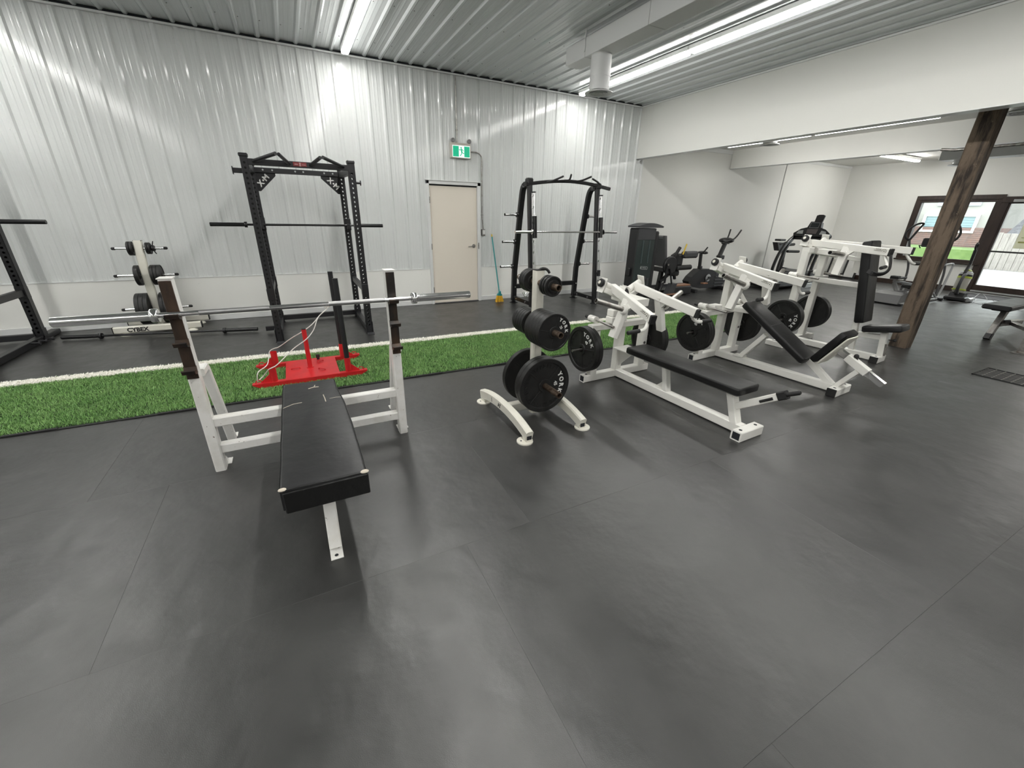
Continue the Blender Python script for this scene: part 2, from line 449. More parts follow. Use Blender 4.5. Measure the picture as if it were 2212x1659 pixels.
# main ceiling
ce = struct('ceiling', MB().box((XL, YB, ZC+.01), (XB+.02, YW+.05, ZC+.12)), m_ribceil)
CX = 4.696
for k in range(-16, 3):
    a = CX-.045+k*.89; b = a+.89; a, b = max(a, XL), min(b, XB)
    if b > a: build('ceiling_panel', ribbed_sheet(a, b, YB, YW-.03, .2225, CX, wall=False), m_ribceil, ce)
sc = MB()
for y in (6.9, 5.7, 4.5, 3.3):
    k = -30
    while CX+k*.2225 < XB-.05:
        x = CX+k*.2225+.05; sc.cyl((x, y, ZC), (x, y, ZC-.006), .006, 6); k += 1
o = build('screw_heads', sc, m_lens, ce); o['kind'] = 'stuff'
struct('trim_3', MB().box((XL, YW-.05, ZC-.052), (XB, YW-.018, ZC-.030), .003), m_trim)
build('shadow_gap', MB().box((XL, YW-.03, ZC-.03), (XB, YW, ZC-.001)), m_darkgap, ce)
# beams
b1 = struct('beam_1', MB().box((XB, YB, 2.715), (XB+.17, YW-.002, ZC+.02)), m_dry)
build('cover_panel', MB().box((XB-.004, 7.16, 3.27), (XB, 7.485, 3.655), .001), m_dry, b1)
build('edge_bead', MB().box((XB-.004, YB, 2.708), (XB+.175, YW-.02, 2.718), .002), m_trim, b1)
struct('trim_4', MB().box((XB-.03, YB, ZC-.05), (XB-.001, YW-.05, ZC-.028), .003), m_trim)
b2 = struct('beam_2', MB().box((9.66, YB, 2.71), (9.83, YW-.03, ZR+.02)), m_dry)
build('edge_bead', MB().box((9.654, YB, 2.700), (9.836, YW-.03, 2.712), .002), m_trim, b2)
# annex ceiling
struct('ceiling_annex', MB().box((XB+.16, YB, ZR), (XW+.1, YW+.05, ZR+.1)), m_dry)
# window wall with openings
def wall_with_holes(x0, x1, holes, y0, y1, z1):
    m = MB(); ys = sorted({y0, y1, *[h[0] for h in holes], *[h[1] for h in holes]})
    for a, b in zip(ys, ys[1:]):
        zs = [(0, z1)]
        for h in holes:
            if h[0] <= a and b <= h[1]:
                new = []
                for p, q in zs:
                    if h[2] > p: new.append((p, min(h[2], q)))
                    if h[3] < q: new.append((max(h[3], p), q))
                zs = new
        for p, q in zs:
            if q-p > .001: m.box((x0, a, p), (x1, b, q))
    return m
WIN = (4.15, 5.60, .74, 2.12); DR = (2.95, 3.98, .09, 2.12)
ww = struct('wall_window', wall_with_holes(XW, XW+.2, [WIN, DR], YB, YW+.1, ZR+.1), m_dry)
struct('baseboard_window', MB().box((XW-.03, 4.05, 0), (XW, YW-.02, .12), .004).box((XW-.03, YB, 0), (XW, 2.83, .12), .004), m_brown)
def frame_yz(m, x0, x1, y0, y1, z0, z1, w, wb=None):
    wb = w if wb is None else wb
    m.box((x0, y0, z1-w), (x1, y1, z1), .004); m.box((x0, y0, z0), (x1, y1, z0+wb), .004)
    m.box((x0, y0, z0+wb), (x1, y0+w, z1-w), .004); m.box((x0, y1-w, z0+wb), (x1, y1, z1-w), .004)
    return m
w1 = struct('window_1')
build('casing', frame_yz(MB(), XW-.035, XW+.002, 4.06, 5.69, .665, 2.25, .10), m_brown, w1)
build('sash', frame_yz(MB(), XW-.018, XW+.12, 4.14, 5.62, .73, 2.15, .06, .03), m_brown, w1)
build('sill', MB().box((XW-.07, 4.03, .655), (XW, 5.72, .69), .006), m_brown, w1)
build('pane', MB().box((XW+.08, 4.16, .74), (XW+.086, 5.60, 2.11)), m_glass, w1)
d2_ = struct('door_2')
build('casing', frame_yz(MB(), XW-.04, XW+.002, 2.80, 4.10, .0, 2.20, .13, .09), m_brown, d2_)
build('door_frame', frame_yz(MB(), XW-.02, XW+.06, 2.93, 4.0, .09, 2.12, .07, .12), m_brown, d2_)
build('threshold', MB().box((XW-.09, 2.8, .0), (XW-.03, 4.08, .03), .004).box((XW-.05, 2.93, .05), (XW-.02, 3.97, .085), .003), m_silverpl, d2_)
build('push_bar', MB().box((XW-.075, 2.98, .985), (XW-.045, 3.92, 1.02), .005), m_darkpl, d2_)
build('pane', MB().box((XW+.02, 2.98, .2), (XW+.026, 3.95, 2.06)), m_glass, d2_)
build('door_closer', MB().box((XW-.09, 3.1, 2.08), (XW-.03, 3.9, 2.14), .006), m_silverpl, d2_)
nt = build('notice', MB().box((XW+.012, 2.9, 1.09), (XW+.019, 3.60, 1.72)), m_post_brd, d2_)
build('notice_print', MB().box((XW+.009, 2.9, 1.60), (XW+.013, 3.50, 1.66)).box((XW+.009, 2.9, 1.21), (XW+.013, 3.56, 1.245)).box((XW+.009, 3.32, 1.40), (XW+.013, 3.46, 1.48)).box((XW+.009, 2.9, 1.53), (XW+.013, 3.5, 1.55)).box((XW+.009, 2.9, 1.32), (XW+.013, 3.54, 1.335)).box((XW+.009, 2.9, 1.43), (XW+.013, 3.25, 1.455)), m_olive, nt)
# unseen sides of the room
struct('wall_left', MB().box((XL-.1, YB, -.1), (XL, YW+.1, ZC+.1)), m_ribwall)
struct('wall_front', MB().box((XL, YB-.1, -.1), (XW+.2, YB, ZC+.1)), m_dry)

# exterior door in the ribbed wall
d1 = struct('door_1')
fr = MB().box((2.165, YW-.05, 0), (2.215, YW+.02, 2.085), .004).box((3.095, YW-.05, 0), (3.155, YW+.02, 2.085), .004).box((2.165, YW-.05, 2.03), (3.155, YW+.02, 2.087), .004)
fr.box((2.15, YW-.062, 2.083), (3.17, YW-.02, 2.092), .002)
build('door_jamb', fr, m_trim, d1)
build('door_leaf', MB().box((2.215, YW-.012, .012), (3.092, YW+.02, 2.008), .003), m_door, d1)
build('head_gap', MB().box((2.215, YW-.010, 2.007), (3.095, YW+.02, 2.03)), m_darkgap, d1)
build('threshold', MB().box((2.215, YW-.06, 0), (3.095, YW, .014), .003), m_charcoal, d1)
hd = MB().cyl((3.022, YW-.012, 1.02), (3.022, YW-.022, 1.02), .033, 20).cyl((3.022, YW-.02, 1.02), (3.022, YW-.065, 1.02), .011, 12).tube([(3.022, YW-.062, 1.02), (2.98, YW-.066, 1.02), (2.90, YW-.062, 1.014)], [.011, .010, .007], 10)
build('lever_handle', hd, m_steel, d1)
build('strike_plate', MB().box((3.097, YW-.053, .97), (3.118, YW-.049, 1.08), .001), m_steel, d1)
for z in (1.78, 1.02, .26): build('hinge', MB().box((2.203, YW-.056, z-.05), (2.219, YW-.048, z+.05), .001), m_steel, d1)

# ---------------------------------------------------------------- ceiling lamps, duct, vents
def strip(x, y0, y1, z, label, group=None, along='y', mm=None):
    c = (x, (y0+y1)/2, z) if along == 'y' else ((y0+y1)/2, x, z)
    t = thing('ceiling_light', label, 'ceiling light', c, group)
    def bx(a, b0, b1, z0, z1, ch): 
        return MB().box((x-a, b0, z0), (x+a, b1, z1), ch) if along == 'y' else MB().box((b0, x-a, z0), (b1, x+a, z1), ch)
    build('housing', bx(.05, y0, y1, z-.05, z, .004), m_lamphouse, t)
    o = build('diffuser', bx(.046, y0+.02, y1-.02, z-.085, z-.049, .012), mm or [m_lamp, m_lampside, m_lampend], t)
    if not mm:
        for p in o.data.polygons: p.material_index = 0 if p.normal.z < -.9 else 2 if abs(p.normal.y if along == 'y' else p.normal.x) > .8 else 1
    return t
ZL = ZC-.012
for x, row in ((1.06, 'above the tall black rack'), (5.03, 'beside the white duct'), (-2.95, 'above the far left black rack'), (-6.9, 'added beyond the far left rack')):  # outermost row is unseen, added as fill for the lower wall
    for k, nm in enumerate(('end lamp touching the ribbed wall', 'second lamp from the ribbed wall', 'third lamp from the ribbed wall', 'fourth lamp from the ribbed wall', 'added fifth lamp from the ribbed wall', 'added sixth lamp from the ribbed wall')):  # last two lamps of each row are unseen, added to even the light
        y1 = 7.25-k*2.43
        strip(x, y1-2.42, y1, ZL, f'ceiling strip, {nm}, row {row}', 'long ceiling strip lamps')
strip(8.50, 5.05, 6.75, 3.06, 'strip lamp between the two beams, far half near the round vent', 'lamps between the beams', 'y', m_lamp2)
strip(8.50, 3.30, 5.02, 3.06, 'strip lamp between the two beams, half near the timber post', 'lamps between the beams', 'y', m_lamp2)
strip(5.62, 12.0, 14.1, 3.07, 'short strip lamp set crosswise on the low ceiling near the window', along='x', mm=m_lamp3)
strip(1.3, 12.0, 14.1, 3.07, 'added fill lamp set crosswise on the low ceiling in front of the glass door', along='x', mm=m_lamp3)  # unseen lamp added to brighten the low room
strip(-2.0, 12.0, 14.1, 3.07, 'added fill lamp set crosswise on the low ceiling right of the glass door', along='x', mm=m_lamp3)  # another added lamp out of view, lifting the window wall

du = thing('air_duct', 'white rectangular air duct hung below the metal ceiling', 'duct', (3.675, 3.0, 3.47))
for a, b in ((.6, 2.3), (2.305, 4.02), (4.025, 5.09), (5.095, 5.51)):
    build('duct_section', MB().box((3.555, a, 3.375), (3.795, b, 3.572), .003), m_galv, du)
for y in (5.10, 2.3):
    build('hanger_rod', MB().cyl((3.552, y, 3.44), (3.552, y, 3.655), .006, 8).box((3.545, y-.012, 3.43), (3.556, y+.012, 3.53), .001), m_galv, du)
def drop(x, y, zt, zb, r, label, group=None):
    t = thing('drop_vent', label, 'air vent', (x, y, zb), group)
    build('pipe', MB().tube([(x, y, zt), (x, y, zb+.03)], r, 32), m_galv, t)
    build('collar', MB().lathe([(r+.001, zt-.008), (r+.006, zt-.008), (r+.006, zt), (r+.001, zt)], (x, y, 0), (0, 0, 1), 32), m_galv, t)
    build('pipe_joint', MB().lathe([(r+.0005, (zt+zb)/2-.03), (r+.003, (zt+zb)/2-.03), (r+.003, (zt+zb)/2-.024), (r+.0005, (zt+zb)/2-.024)], (x, y, 0), (0, 0, 1), 32), m_galv, t)
    f = MB().lathe([(r-.02, zb+.03), (r+.045, zb+.012), (r+.052, zb), (r+.02, zb-.002), (r-.01, zb+.010)], (x, y, 0), (0, 0, 1), 36)
    for q in (.78, .55, .32): f.lathe([(r*q-.012, zb+.012), (r*q+.006, zb-.002), (r*q+.012, zb+.0), (r*q-.004, zb+.016)], (x, y, 0), (0, 0, 1), 28)
    build('diffuser_ring', f, m_galv, t)
    build('damper', MB().cyl((x, y, zb+.035), (x, y, zb+.03), r-.01, 28), m_darkgap, t)
drop(3.69, 4.93, 3.375, 2.985, .122, 'round white pipe vent dropping from the end of the rectangular duct')
drop(8.32, 5.68, 3.09, 2.89, .12, 'round vent in front of the lamp between the two beams')
drop(8.47, 2.50, 3.09, 2.89, .12, 'round vent on the low ceiling beside the timber post top')
du2 = thing('air_duct', 'short white duct box on the low ceiling behind the timber post', 'duct', (12.5, 3.6, 2.9))
build('duct_section', MB().box((11.9, 2.2, 2.76), (12.25, 4.42, 2.93), .004), m_galv, du2)
build('duct_outlet', MB().tube([(12.02, 4.12, 2.77), (12.02, 4.12, 2.68)], .10, 24).lathe([(.10, .0), (.17, -.015), (.17, -.03), (.09, -.02)], (12.02, 4.12, 2.69), (0, 0, 1), 24), m_galv, du2)
single('conduit_pipe', MB().tube([(9.60, 3.58, 2.69), (9.60, 3.4, 2.665), (9.60, -3.0, 2.665)], .022, 12), m_steel, 'grey pipe running along the bottom edge of the far beam', 'pipe', (9.6, 0, 2.67))

# ---------------------------------------------------------------- exit sign, switch box
sx0, sx1, sz0, sz1 = 2.630, 2.965, 2.452, 2.660
ex = thing('exit_sign', 'green running man exit sign box above the beige door', 'exit sign', (2.8, YW-.02, 2.45))
build('housing', MB().box((sx0-.015, YW-.07, sz0-.01), (sx1+.008, YW-.004, sz1+.01), .006), m_beige, ex)
yf = YW-.0715
fc = build('sign_face', MB().box((2.642, yf-.003, sz0+.002), (2.955, yf, 2.632), .001), m_exitwhite, ex)
for a, b in ((2.650, 2.752), (2.850, 2.947)): build('green_field', MB().box((a, yf-.0045, sz0+.012), (b, yf-.003, 2.622)), m_green, fc)
mn = MB(); Q = lambda x, z: (x, yf-.004, z)
mn.cyl((2.795, yf-.0045, 2.598), (2.795, yf-.003, 2.598), .0125, 16)
for pts, w in (([(2.795, 2.583), (2.806, 2.535)], .024), ([(2.793, 2.578), (2.772, 2.562), (2.757, 2.574)], .010), ([(2.803, 2.577), (2.826, 2.566), (2.838, 2.550)], .010), ([(2.806, 2.540), (2.830, 2.516), (2.846, 2.520)], .013), ([(2.803, 2.540), (2.798, 2.505), (2.776, 2.476)], .013), ):
    for a, b in zip(pts, pts[1:]): mn.bar((a[0], yf-.0038, a[1]), (b[0], yf-.0038, b[1]), .0014, w, up=(b[1]-a[1], 0, a[0]-b[0]), ch=.0002)
build('running_figure', mn, m_green, fc)
for x in (2.664, 2.957):
    h = MB().tube([(x, YW-.035, sz1), (x, YW-.035, 2.69)], .008, 8).lathe([(.012, .03), (.032, .02), (.034, -.012), (.029, -.02), (0.001, -.012)], (x, YW-.04, 2.708), (0, 1, 0), 18, closed=False)
    build('lamp_head', h, m_lens, ex)
sb = thing('switch_box', 'small grey metal switch box on the wall right of the beige door', 'switch', (3.21, YW-.02, 1.2))
build('box', MB().box((3.176, YW-.055, 1.20), (3.240, YW, 1.315), .004), m_steel, sb)
build('toggle_plate', MB().box((3.192, YW-.059, 1.225), (3.236, YW-.054, 1.300), .002).box((3.209, YW-.066, 1.25), (3.219, YW-.058, 1.272), .001), m_trim, sb)
cd = MB().tube(smooth_path([(2.97, YW-.03, 2.556), (3.09, YW-.03, 2.556), (3.165, YW-.03, 2.52), (3.188, YW-.03, 2.44), (3.188, YW-.03, 2.1), (3.188, YW-.03, 1.56), (3.195, YW-.03, 1.45), (3.208, YW-.03, 1.318)], 5), .0105, 10)
cd.box((3.17, YW-.042, 1.55), (3.205, YW-.02, 1.57), .002)
single('conduit_pipe', cd, m_steel, 'thin metal conduit bending from the exit sign down to the switch box', 'conduit', (3.1, YW-.02, 1.32))
cd = MB().tube([(2.742, YW-.026, 2.672), (2.742, YW-.026, 3.6)], .010, 10); cd.box((2.725, YW-.034, 2.85), (2.759, YW-.018, 2.868), .002)
single('conduit_pipe', cd, m_steel, 'straight thin conduit rising from the exit sign to the ceiling', 'conduit', (2.742, YW-.02, 2.67))

# ---------------------------------------------------------------- timber post
po = MB()
n = 26; xs0, xs1, ys0, ys1 = 7.205, 7.395, 2.29, 2.48
prof = [(-.5, -.44), (-.44, -.5), (-.1, -.492), (.2, -.497), (.44, -.5), (.5, -.43), (.494, -.1), (.5, .2), (.5, .44), (.43, .5), (.1, .494), (-.2, .5), (-.44, .5), (-.5, .43), (-.493, .1), (-.497, -.2)]
vs = []; fs = []
for i in range(n+1):
    z = 3.08*i/n
    for j, (a, b) in enumerate(prof):
        w = .004*math.sin(3*z+j*1.7)+.003*math.sin(7.3*z+j*2.9)
        vs.append((7.3+a*(xs1-xs0)*(1+w*3), 2.385+b*(ys1-ys0)*(1+w*3), z))
k = len(prof)
for i in range(n):
    for j in range(k): fs.append((i*k+j, i*k+(j+1) % k, (i+1)*k+(j+1) % k, (i+1)*k+j))
fs.append(tuple(range(k))[::-1]); fs.append(tuple(range(n*k, n*k+k)))
po.add(vs, fs)
o = single('timber_post', po, m_post, 'square weathered brown timber post standing on the floor under the beams', 'post', (7.3, 2.385, 0))

# ---------------------------------------------------------------- turf strip
tf = thing('turf_strip', 'long strip of green artificial grass with one white edge line', 'turf', (1.5, 4.6, 0))
TX0, TX1 = -5.4, 6.62
far = lambda x: 5.292-.013*x; near = lambda x: 3.955-.012*x; wl = lambda x: 5.155-.013*x
bk = MB(); bk.add([(TX0, near(TX0)+.01, .004), (TX1, near(TX1)+.01, .004), (TX1, far(TX1), .004), (TX0, far(TX0), .004), (TX0, near(TX0)+.01, .0005), (TX1, near(TX1)+.01, .0005), (TX1, far(TX1), .0005), (TX0, far(TX0), .0005)], [(0, 1, 2, 3), (7, 6, 5, 4), (0, 4, 5, 1), (1, 5, 6, 2), (2, 6, 7, 3), (3, 7, 4, 0)])
build('backing', bk, m_backing, tf)
e = MB()
for i in range(40):
    a = TX0+(TX1-TX0)*i/40; b = TX0+(TX1-TX0)*(i+1)/40; h = .010+.004*math.sin(i*1.9)
    e.pbar([(a, near(a)-.008, h/2+.001), (b, near(b)-.008, h/2+.001)], .020, h, ch=.002)
build('rubber_edge', e, m_rubberblk, tf)
def blades(name, n, x0, x1, ylo, yhi, mtl, h0, h1, w, l0=.006, l1=.026):
    x = rng.uniform(x0, x1, n); t = rng.uniform(0, 1, n); y = ylo(x)+(yhi(x)-ylo(x))*t
    a = rng.uniform(0, 2*PI, n); ln = rng.uniform(l0, l1, n); h = rng.uniform(h0, h1, n); b = rng.uniform(0, 2*PI, n)
    dx, dy = np.cos(a)*w/2, np.sin(a)*w/2; lx, ly = np.cos(b)*ln, np.sin(b)*ln+.004
    co = np.zeros((n, 5, 3), np.float32)
    co[:, 0] = np.stack([x-dx, y-dy, np.full(n, .003)], 1); co[:, 1] = np.stack([x+dx, y+dy, np.full(n, .003)], 1)
    co[:, 2] = np.stack([x+dx*.8+lx*.35, y+dy*.8+ly*.35, h*.6], 1); co[:, 3] = np.stack([x-dx*.8+lx*.35, y-dy*.8+ly*.35, h*.6], 1)
    co[:, 4] = np.stack([x+lx, y+ly, h], 1)
    base = np.arange(n, dtype=np.int32)[:, None]*5
    li = np.concatenate([base+np.array([0, 1, 2, 3]), base+np.array([3, 2, 4])], 1).astype(np.int32)
    me = bpy.data.meshes.new(name); me.vertices.add(n*5); me.vertices.foreach_set('co', (co.reshape(-1, 3)-np.array(tf['_o'], np.float32)).ravel())
    me.loops.add(n*7); me.loops.foreach_set('vertex_index', li.ravel()); me.polygons.add(n*2)
    st = (np.arange(n, dtype=np.int32)[:, None]*7+np.array([0, 4], np.int32)).ravel(); me.polygons.foreach_set('loop_start', st)
    try: me.polygons.foreach_set('loop_total', np.tile(np.array([4, 3], np.int32), n))
    except Exception: pass
    me.materials.append(mtl); me.update(calc_edges=True); me.validate()
    o = bpy.data.objects.new(name, me); COL.objects.link(o); o.parent = tf; o['kind'] = 'stuff'; return o
blades('grass_blades', 190000, -3.3, TX1, lambda x: near(x)+.015, lambda x: wl(x)-.005, m_grass, .016, .034, .0055)
blades('white_grass_blades', 46000, -3.3, TX1, wl, lambda x: far(x)-.008, m_wgrass, .014, .030, .011, .016, .036)
blades('grass_fringe', 3000, -3.3, TX1, lambda x: far(x)-.008, far, m_grass, .012, .028, .0055)

# ---------------------------------------------------------------- floor grate
g = thing('floor_grate', 'black iron grid grate set flush in the floor right of the timber post', 'floor grate', (6.93, 1.0, 0))
build('recess', MB().box((6.69, .50, .0006), (7.17, 1.472, .0016)), m_darkgap, g)
f = MB().box((6.685, .495, .001), (6.70, 1.477, .008), .001).box((7.16, .495, .001), (7.175, 1.477, .008), .001).box((6.685, .495, .001), (7.175, .51, .008), .001).box((6.685, 1.462, .001), (7.175, 1.477, .008), .001)
build('frame', f, m_grate, g)
m_gbar = mat('grate_bar_iron', (.13, .125, .115), .5)
for i in range(1, 13):
    y = .50+i*.075; build('long_bar', MB().box((6.70, y-.004, .0016), (7.16, y+.004, .0062)), m_gbar, g)
for i in range(1, 7):
    x = 6.69+i*.0686; build('cross_bar', MB().box((x-.0045, .51, .0016), (x+.0045, 1.462, .0064)), m_gbar, g)

# ---------------------------------------------------------------- weight plates
def plate45_mesh(full=True):
    d = MB().lathe([(.0255, .0225), (.050, .0225), (.055, .012), (.188, .011), (.193, .0215), (.221, .0225), (.225, .019), (.225, -.019), (.221, -.0225), (.193, -.0215), (.188, -.011), (.055, -.012), (.050, -.0225), (.0255, -.0225)], n=64)
    for s in (1, -1):
        for k in range(4):
            a = PI/4+k*PI/2; c, sn = math.cos(a), math.sin(a)
            d.bar((c*.050, sn*.050, s*.0125), (c*.190, sn*.190, s*.0125), .009, .005, up=(0, 0, 1), ch=.001)
    def arcword(m, w, ac, rad, size, step, z, ex=.0022, bold=.03):
        n_ = len(w)
        for i, chx in enumerate(w):
            a = ac-(i-(n_-1)/2)*step
            u = V((math.cos(a), math.sin(a), 0)); r_ = V((math.sin(a), -math.cos(a), 0))
            write(m, chx, size, u*(rad-size*.36)+V((0, 0, z)), r_, u, ex, bold)
    wl_ = MB(); arcword(wl_, 'YORK', PI/2, .160, .052, .31, .0125); write(wl_, '45', .040, (0, .088, .0125), (1, 0, 0), (0, 1, 0), .002, .02)
    bl = MB(); arcword(bl, 'OLYMPIC', 0, .164, .038, .20, .0122); arcword(bl, 'STANDARD', -PI/2, .164, .036, .18, .0122); arcword(bl, 'BARBELL', PI, .164, .036, .19, .0122)
    return d, wl_, bl
def to_mesh(nm, mb, mats):
    o = build(nm, mb, mats); me = o.data; bpy.data.objects.remove(o); return me
d, w_, b_ = plate45_mesh()
ME45 = [('disc', to_mesh('plate_disc', d, m_plate)), ('lettering', to_mesh('plate_letters', w_, m_lettering)), ('raised_lettering', to_mesh('plate_relief', b_, m_plate))]
def small_plate(R, T, txt=None, lip=.012):
    h = T/2
    d = MB().lathe([(.0255, h), (.042, h), (.046, h-.006), (R-lip-.004, h-.006), (R-lip, h-.0005), (R-.003, h), (R, h-.003), (R, -h+.003), (R-.003, -h), (R-lip, -h+.0005), (R-lip-.004, -h+.006), (.046, -h+.006), (.042, -h), (.0255, -h)], n=48)
    me = [('disc', to_mesh('plate_disc', d, m_plate))]
    return me
ME25 = small_plate(.140, .042); ME10 = small_plate(.105, .030); ME5 = small_plate(.086, .026); ME2 = small_plate(.072, .022)
d25 = MB()
for k in range(4):
    a = PI/4+k*PI/2; c, sn = math.cos(a), math.sin(a); d25.bar((c*.042, sn*.042, .0165), (c*.125, sn*.125, .0165), .007, .004, ch=.001)
w25 = MB()
for i, chx in enumerate('YORK'):
    a = PI/2-(i-1.5)*.34; u = V((math.cos(a), math.sin(a), 0)); write(w25, chx, .034, u*.092+V((0, 0, .0158)), (math.sin(a), -math.cos(a), 0), u, .002, .03)
write(w25, '25', .026, (0, .056, .0158), (1, 0, 0), (0, 1, 0), .002, .02)
ME25W = ME25+[('spokes', to_mesh('plate_spokes', d25, m_plate)), ('lettering', to_mesh('plate_letters', w25, m_lettering))]
def plate(mes, c, axis, spin, label, group):
    """axis: outward face normal; spin: turn of the lettering about it"""
    ax = V(axis).normalized(); up = V((0, 0, 1)); x = up.cross(ax).normalized(); y = ax.cross(x)
    R = M((x, y, ax)).transposed() @ M.Rotation(spin, 3, 'Z')
    if len(mes) == 1:
        o = bpy.data.objects.new('weight_plate', mes[0][1]); COL.objects.link(o)
        o.location = c; o.rotation_euler = R.to_euler()
        return tag(o, label, 'weight plate', group)
    o = bpy.data.objects.new('weight_plate', None); COL.objects.link(o); o.empty_display_size = .05
    o.location = c; o.rotation_euler = R.to_euler(); tag(o, label, 'weight plate', group)
    for nm, me in mes:
        p = bpy.data.objects.new(nm, me); COL.objects.link(p); p.parent = o
    return o
def collar(c, axis, label, rot=0., r=.034):
    """clamp collar with two lever ears"""
    ax = V(axis).normalized(); sd, u = frame_for(ax)
    u2 = u*math.cos(rot)+sd*math.sin(rot); s2 = ax.cross(u2); c = V(c)
    t = thing('bar_collar', label, 'collar', c)
    build('ring', MB().lathe([(.0255, -.018), (r, -.018), (r+.004, -.012), (r+.004, .012), (r, .018), (.0255, .018)], c, ax, 24), m_darkpl, t)
    build('lever', MB().bar(c+u2*(r-.002), c+u2*(r+.055)+ax*.02, .016, .010, up=ax, ch=.003), m_darkpl, t)
    build('lever', MB().bar(c-u2*(r-.004), c-u2*(r+.038)+ax*.016, .016, .010, up=ax, ch=.003), m_darkpl, t)
    return t

# ---------------------------------------------------------------- barbells
def barbell(c, L, label, chrome=True, group=None, r_sl=.025, tilt=0., rz=0., y=None, sl=.415):
    """olympic bar along x centred at c"""
    t = thing('barbell', label, 'barbell', c, group)
    c = V(c); d = V((math.cos(rz), math.sin(rz), tilt)).normalized()
    P = lambda s: c+d*s
    ms, mk = (m_chrome, m_knurl) if chrome else (m_blackgloss, m_blackmetal)
    hs = L/2-sl
    sh = MB().cyl(P(-hs), P(hs), .0142, 16)
    for s in (-1, 1): sh.cyl(P(s*(hs-.20)), P(s*(hs-.205)), .0137, 16)
    build('shaft', sh, ms, t)
    for a, b in ((-.50, -.16), (.16, .50)) if chrome else ((-.5, -.14), (.14, .5)):
        build('knurled_grip', MB().cyl(P(a), P(b), .0146, 16), mk, t)
    for s in (-1, 1):
        q = MB(); a = hs
        q.lathe([(.014, s*(a-.004)), (.034, s*(a-.004)), (.037, s*a), (.037, s*(a+.026)), (.034, s*(a+.03)), (r_sl, s*(a+.032)), (r_sl, s*(L/2-.003)), (r_sl-.003, s*L/2), (.004, s*L/2)][::s], c, d, 28, closed=False)
        build('sleeve', q, ms, t)
    return t
# ---------------------------------------------------------------- flat bench press with uprights (foreground)
B = thing('bench_press', 'white framed bench press with worn black pad and dark hook plates', 'weight bench', (-.04, 2.3, 0))
def upright(s):
    x0, x1 = (-.668, -.607) if s < 0 else (.512, .572); xm = (x0+x1)/2
    u = build('upright', MB().bar((xm, 2.858, 0), (xm, 2.858, 1.215), .060, .075, up=(0, 1, 0), ch=.007), m_worn, B)
    build('floor_tab', MB().box((xm-.028, 2.895, 0), (xm+.052, 2.975, .006), .002).prism([(0, 0), (.055, 0), (0, .06)], (xm+.026, 2.897, .006), (0, 1, 0), (0, 0, 1), .005), m_worn, u)
    build('top_cap', MB().box((x0-.004, 2.816, 1.215), (x1+.004, 2.899, 1.221), .002), m_worn, u)
    yf = 2.820
    hp = MB().box((x0+.002, yf-.007, .645), (x1-.002, yf, 1.207), .002)
    for z in (1.015, .857, .694):            # cupped bar catches
        pr = [(0, -.012), (-.030, -.012), (-.062, -.002), (-.074, .020), (-.070, .026), (-.058, .010), (-.040, .002), (-.018, .006), (-.008, .018), (0, .03)]
        hp.prism(pr, (x0-.001, yf-.004, z), (0, 1, 0), (0, 0, 1), (x1-x0+.002))
    for z in (1.14, .665): hp.cyl((xm, yf-.006, z), (xm, yf-.010, z), .010, 12)
    build('hook_plate', hp, m_brownworn, u)
    pts = [(xm+.02, 2.885, .655), (xm+.02, 2.99, .652)] + arc((xm+.02, 2.99, .59), .062, PI/2, .12, (0, 1, 0), (0, 0, 1), 7)
    pts += [(xm+.02, 3.20, .22), (xm+.02, 3.275, .0)]
    build('rear_leg', MB().pbar([(p[0] if not isinstance(p, V) else p.x, p[1] if not isinstance(p, V) else p.y, p[2] if not isinstance(p, V) else p.z) for p in pts], .055, .045, up=(0, .5, 1), ch=.006), m_worn, u)
    build('floor_tab', MB().box((xm-.012, 3.29, 0), (xm+.052, 3.36, .006), .002), m_worn, u)
for s in (-1, 1): upright(s)
for z in (.335, .147): build('crossbar', MB().bar((-.607, 2.866, z), (.512, 2.866, z), .06, .062, ch=.006), m_worn, B)
pad = MB()
# pad outline: narrower toward the rack end
prof = [(-.216, 1.735), (.146, 1.728), (.148, 2.14), (.142, 2.55), (.122, 2.83), (.118, 3.02), (-.208, 3.03), (-.212, 2.70), (-.214, 2.25)]
z0, z1 = .335, .452
def pad_solid(m, outline, z0, z1, rr=.012, seg=3):
    cx = sum(p[0] for p in outline)/len(outline); cy = sum(p[1] for p in outline)/len(outline)
    rings = []
    def inset(d):
        out = []
        n_ = len(outline)
        for i in range(n_):
            p0, p1, p2 = V((*outline[i-1], 0)), V((*outline[i], 0)), V((*outline[(i+1) % n_], 0))
            a = (p1-p0).normalized(); b = (p2-p1).normalized(); na = V((-a.y, a.x, 0)); nb = V((-b.y, b.x, 0)); nn = (na+nb).normalized()
            out.append(p1+nn*d/max(.4, nn.dot(na)))
        return out
    lay = [(rr*.7, z0), (0, z0+rr*.7)]+[(rr*(1-math.cos(t*PI/2/seg)), z1-rr+rr*math.sin(t*PI/2/seg)) for t in range(seg+1)]
    vs = []; n_ = len(outline)
    for dd, z in lay: vs += [(p.x, p.y, z) for p in inset(dd)]
    fs = []
    for i in range(len(lay)-1):
        for j in range(n_): fs.append((i*n_+j, i*n_+(j+1) % n_, (i+1)*n_+(j+1) % n_, (i+1)*n_+j))
    m.add(vs, fs, True); b = len(m.v)-len(vs)
    m.f.append(tuple(range(b, b+n_))[::-1]); m.sm.append(False); m.mi.append(m.cm)
    m.f.append(tuple(range(b+len(vs)-n_, b+len(vs)))); m.sm.append(True); m.mi.append(m.cm)
ol = []
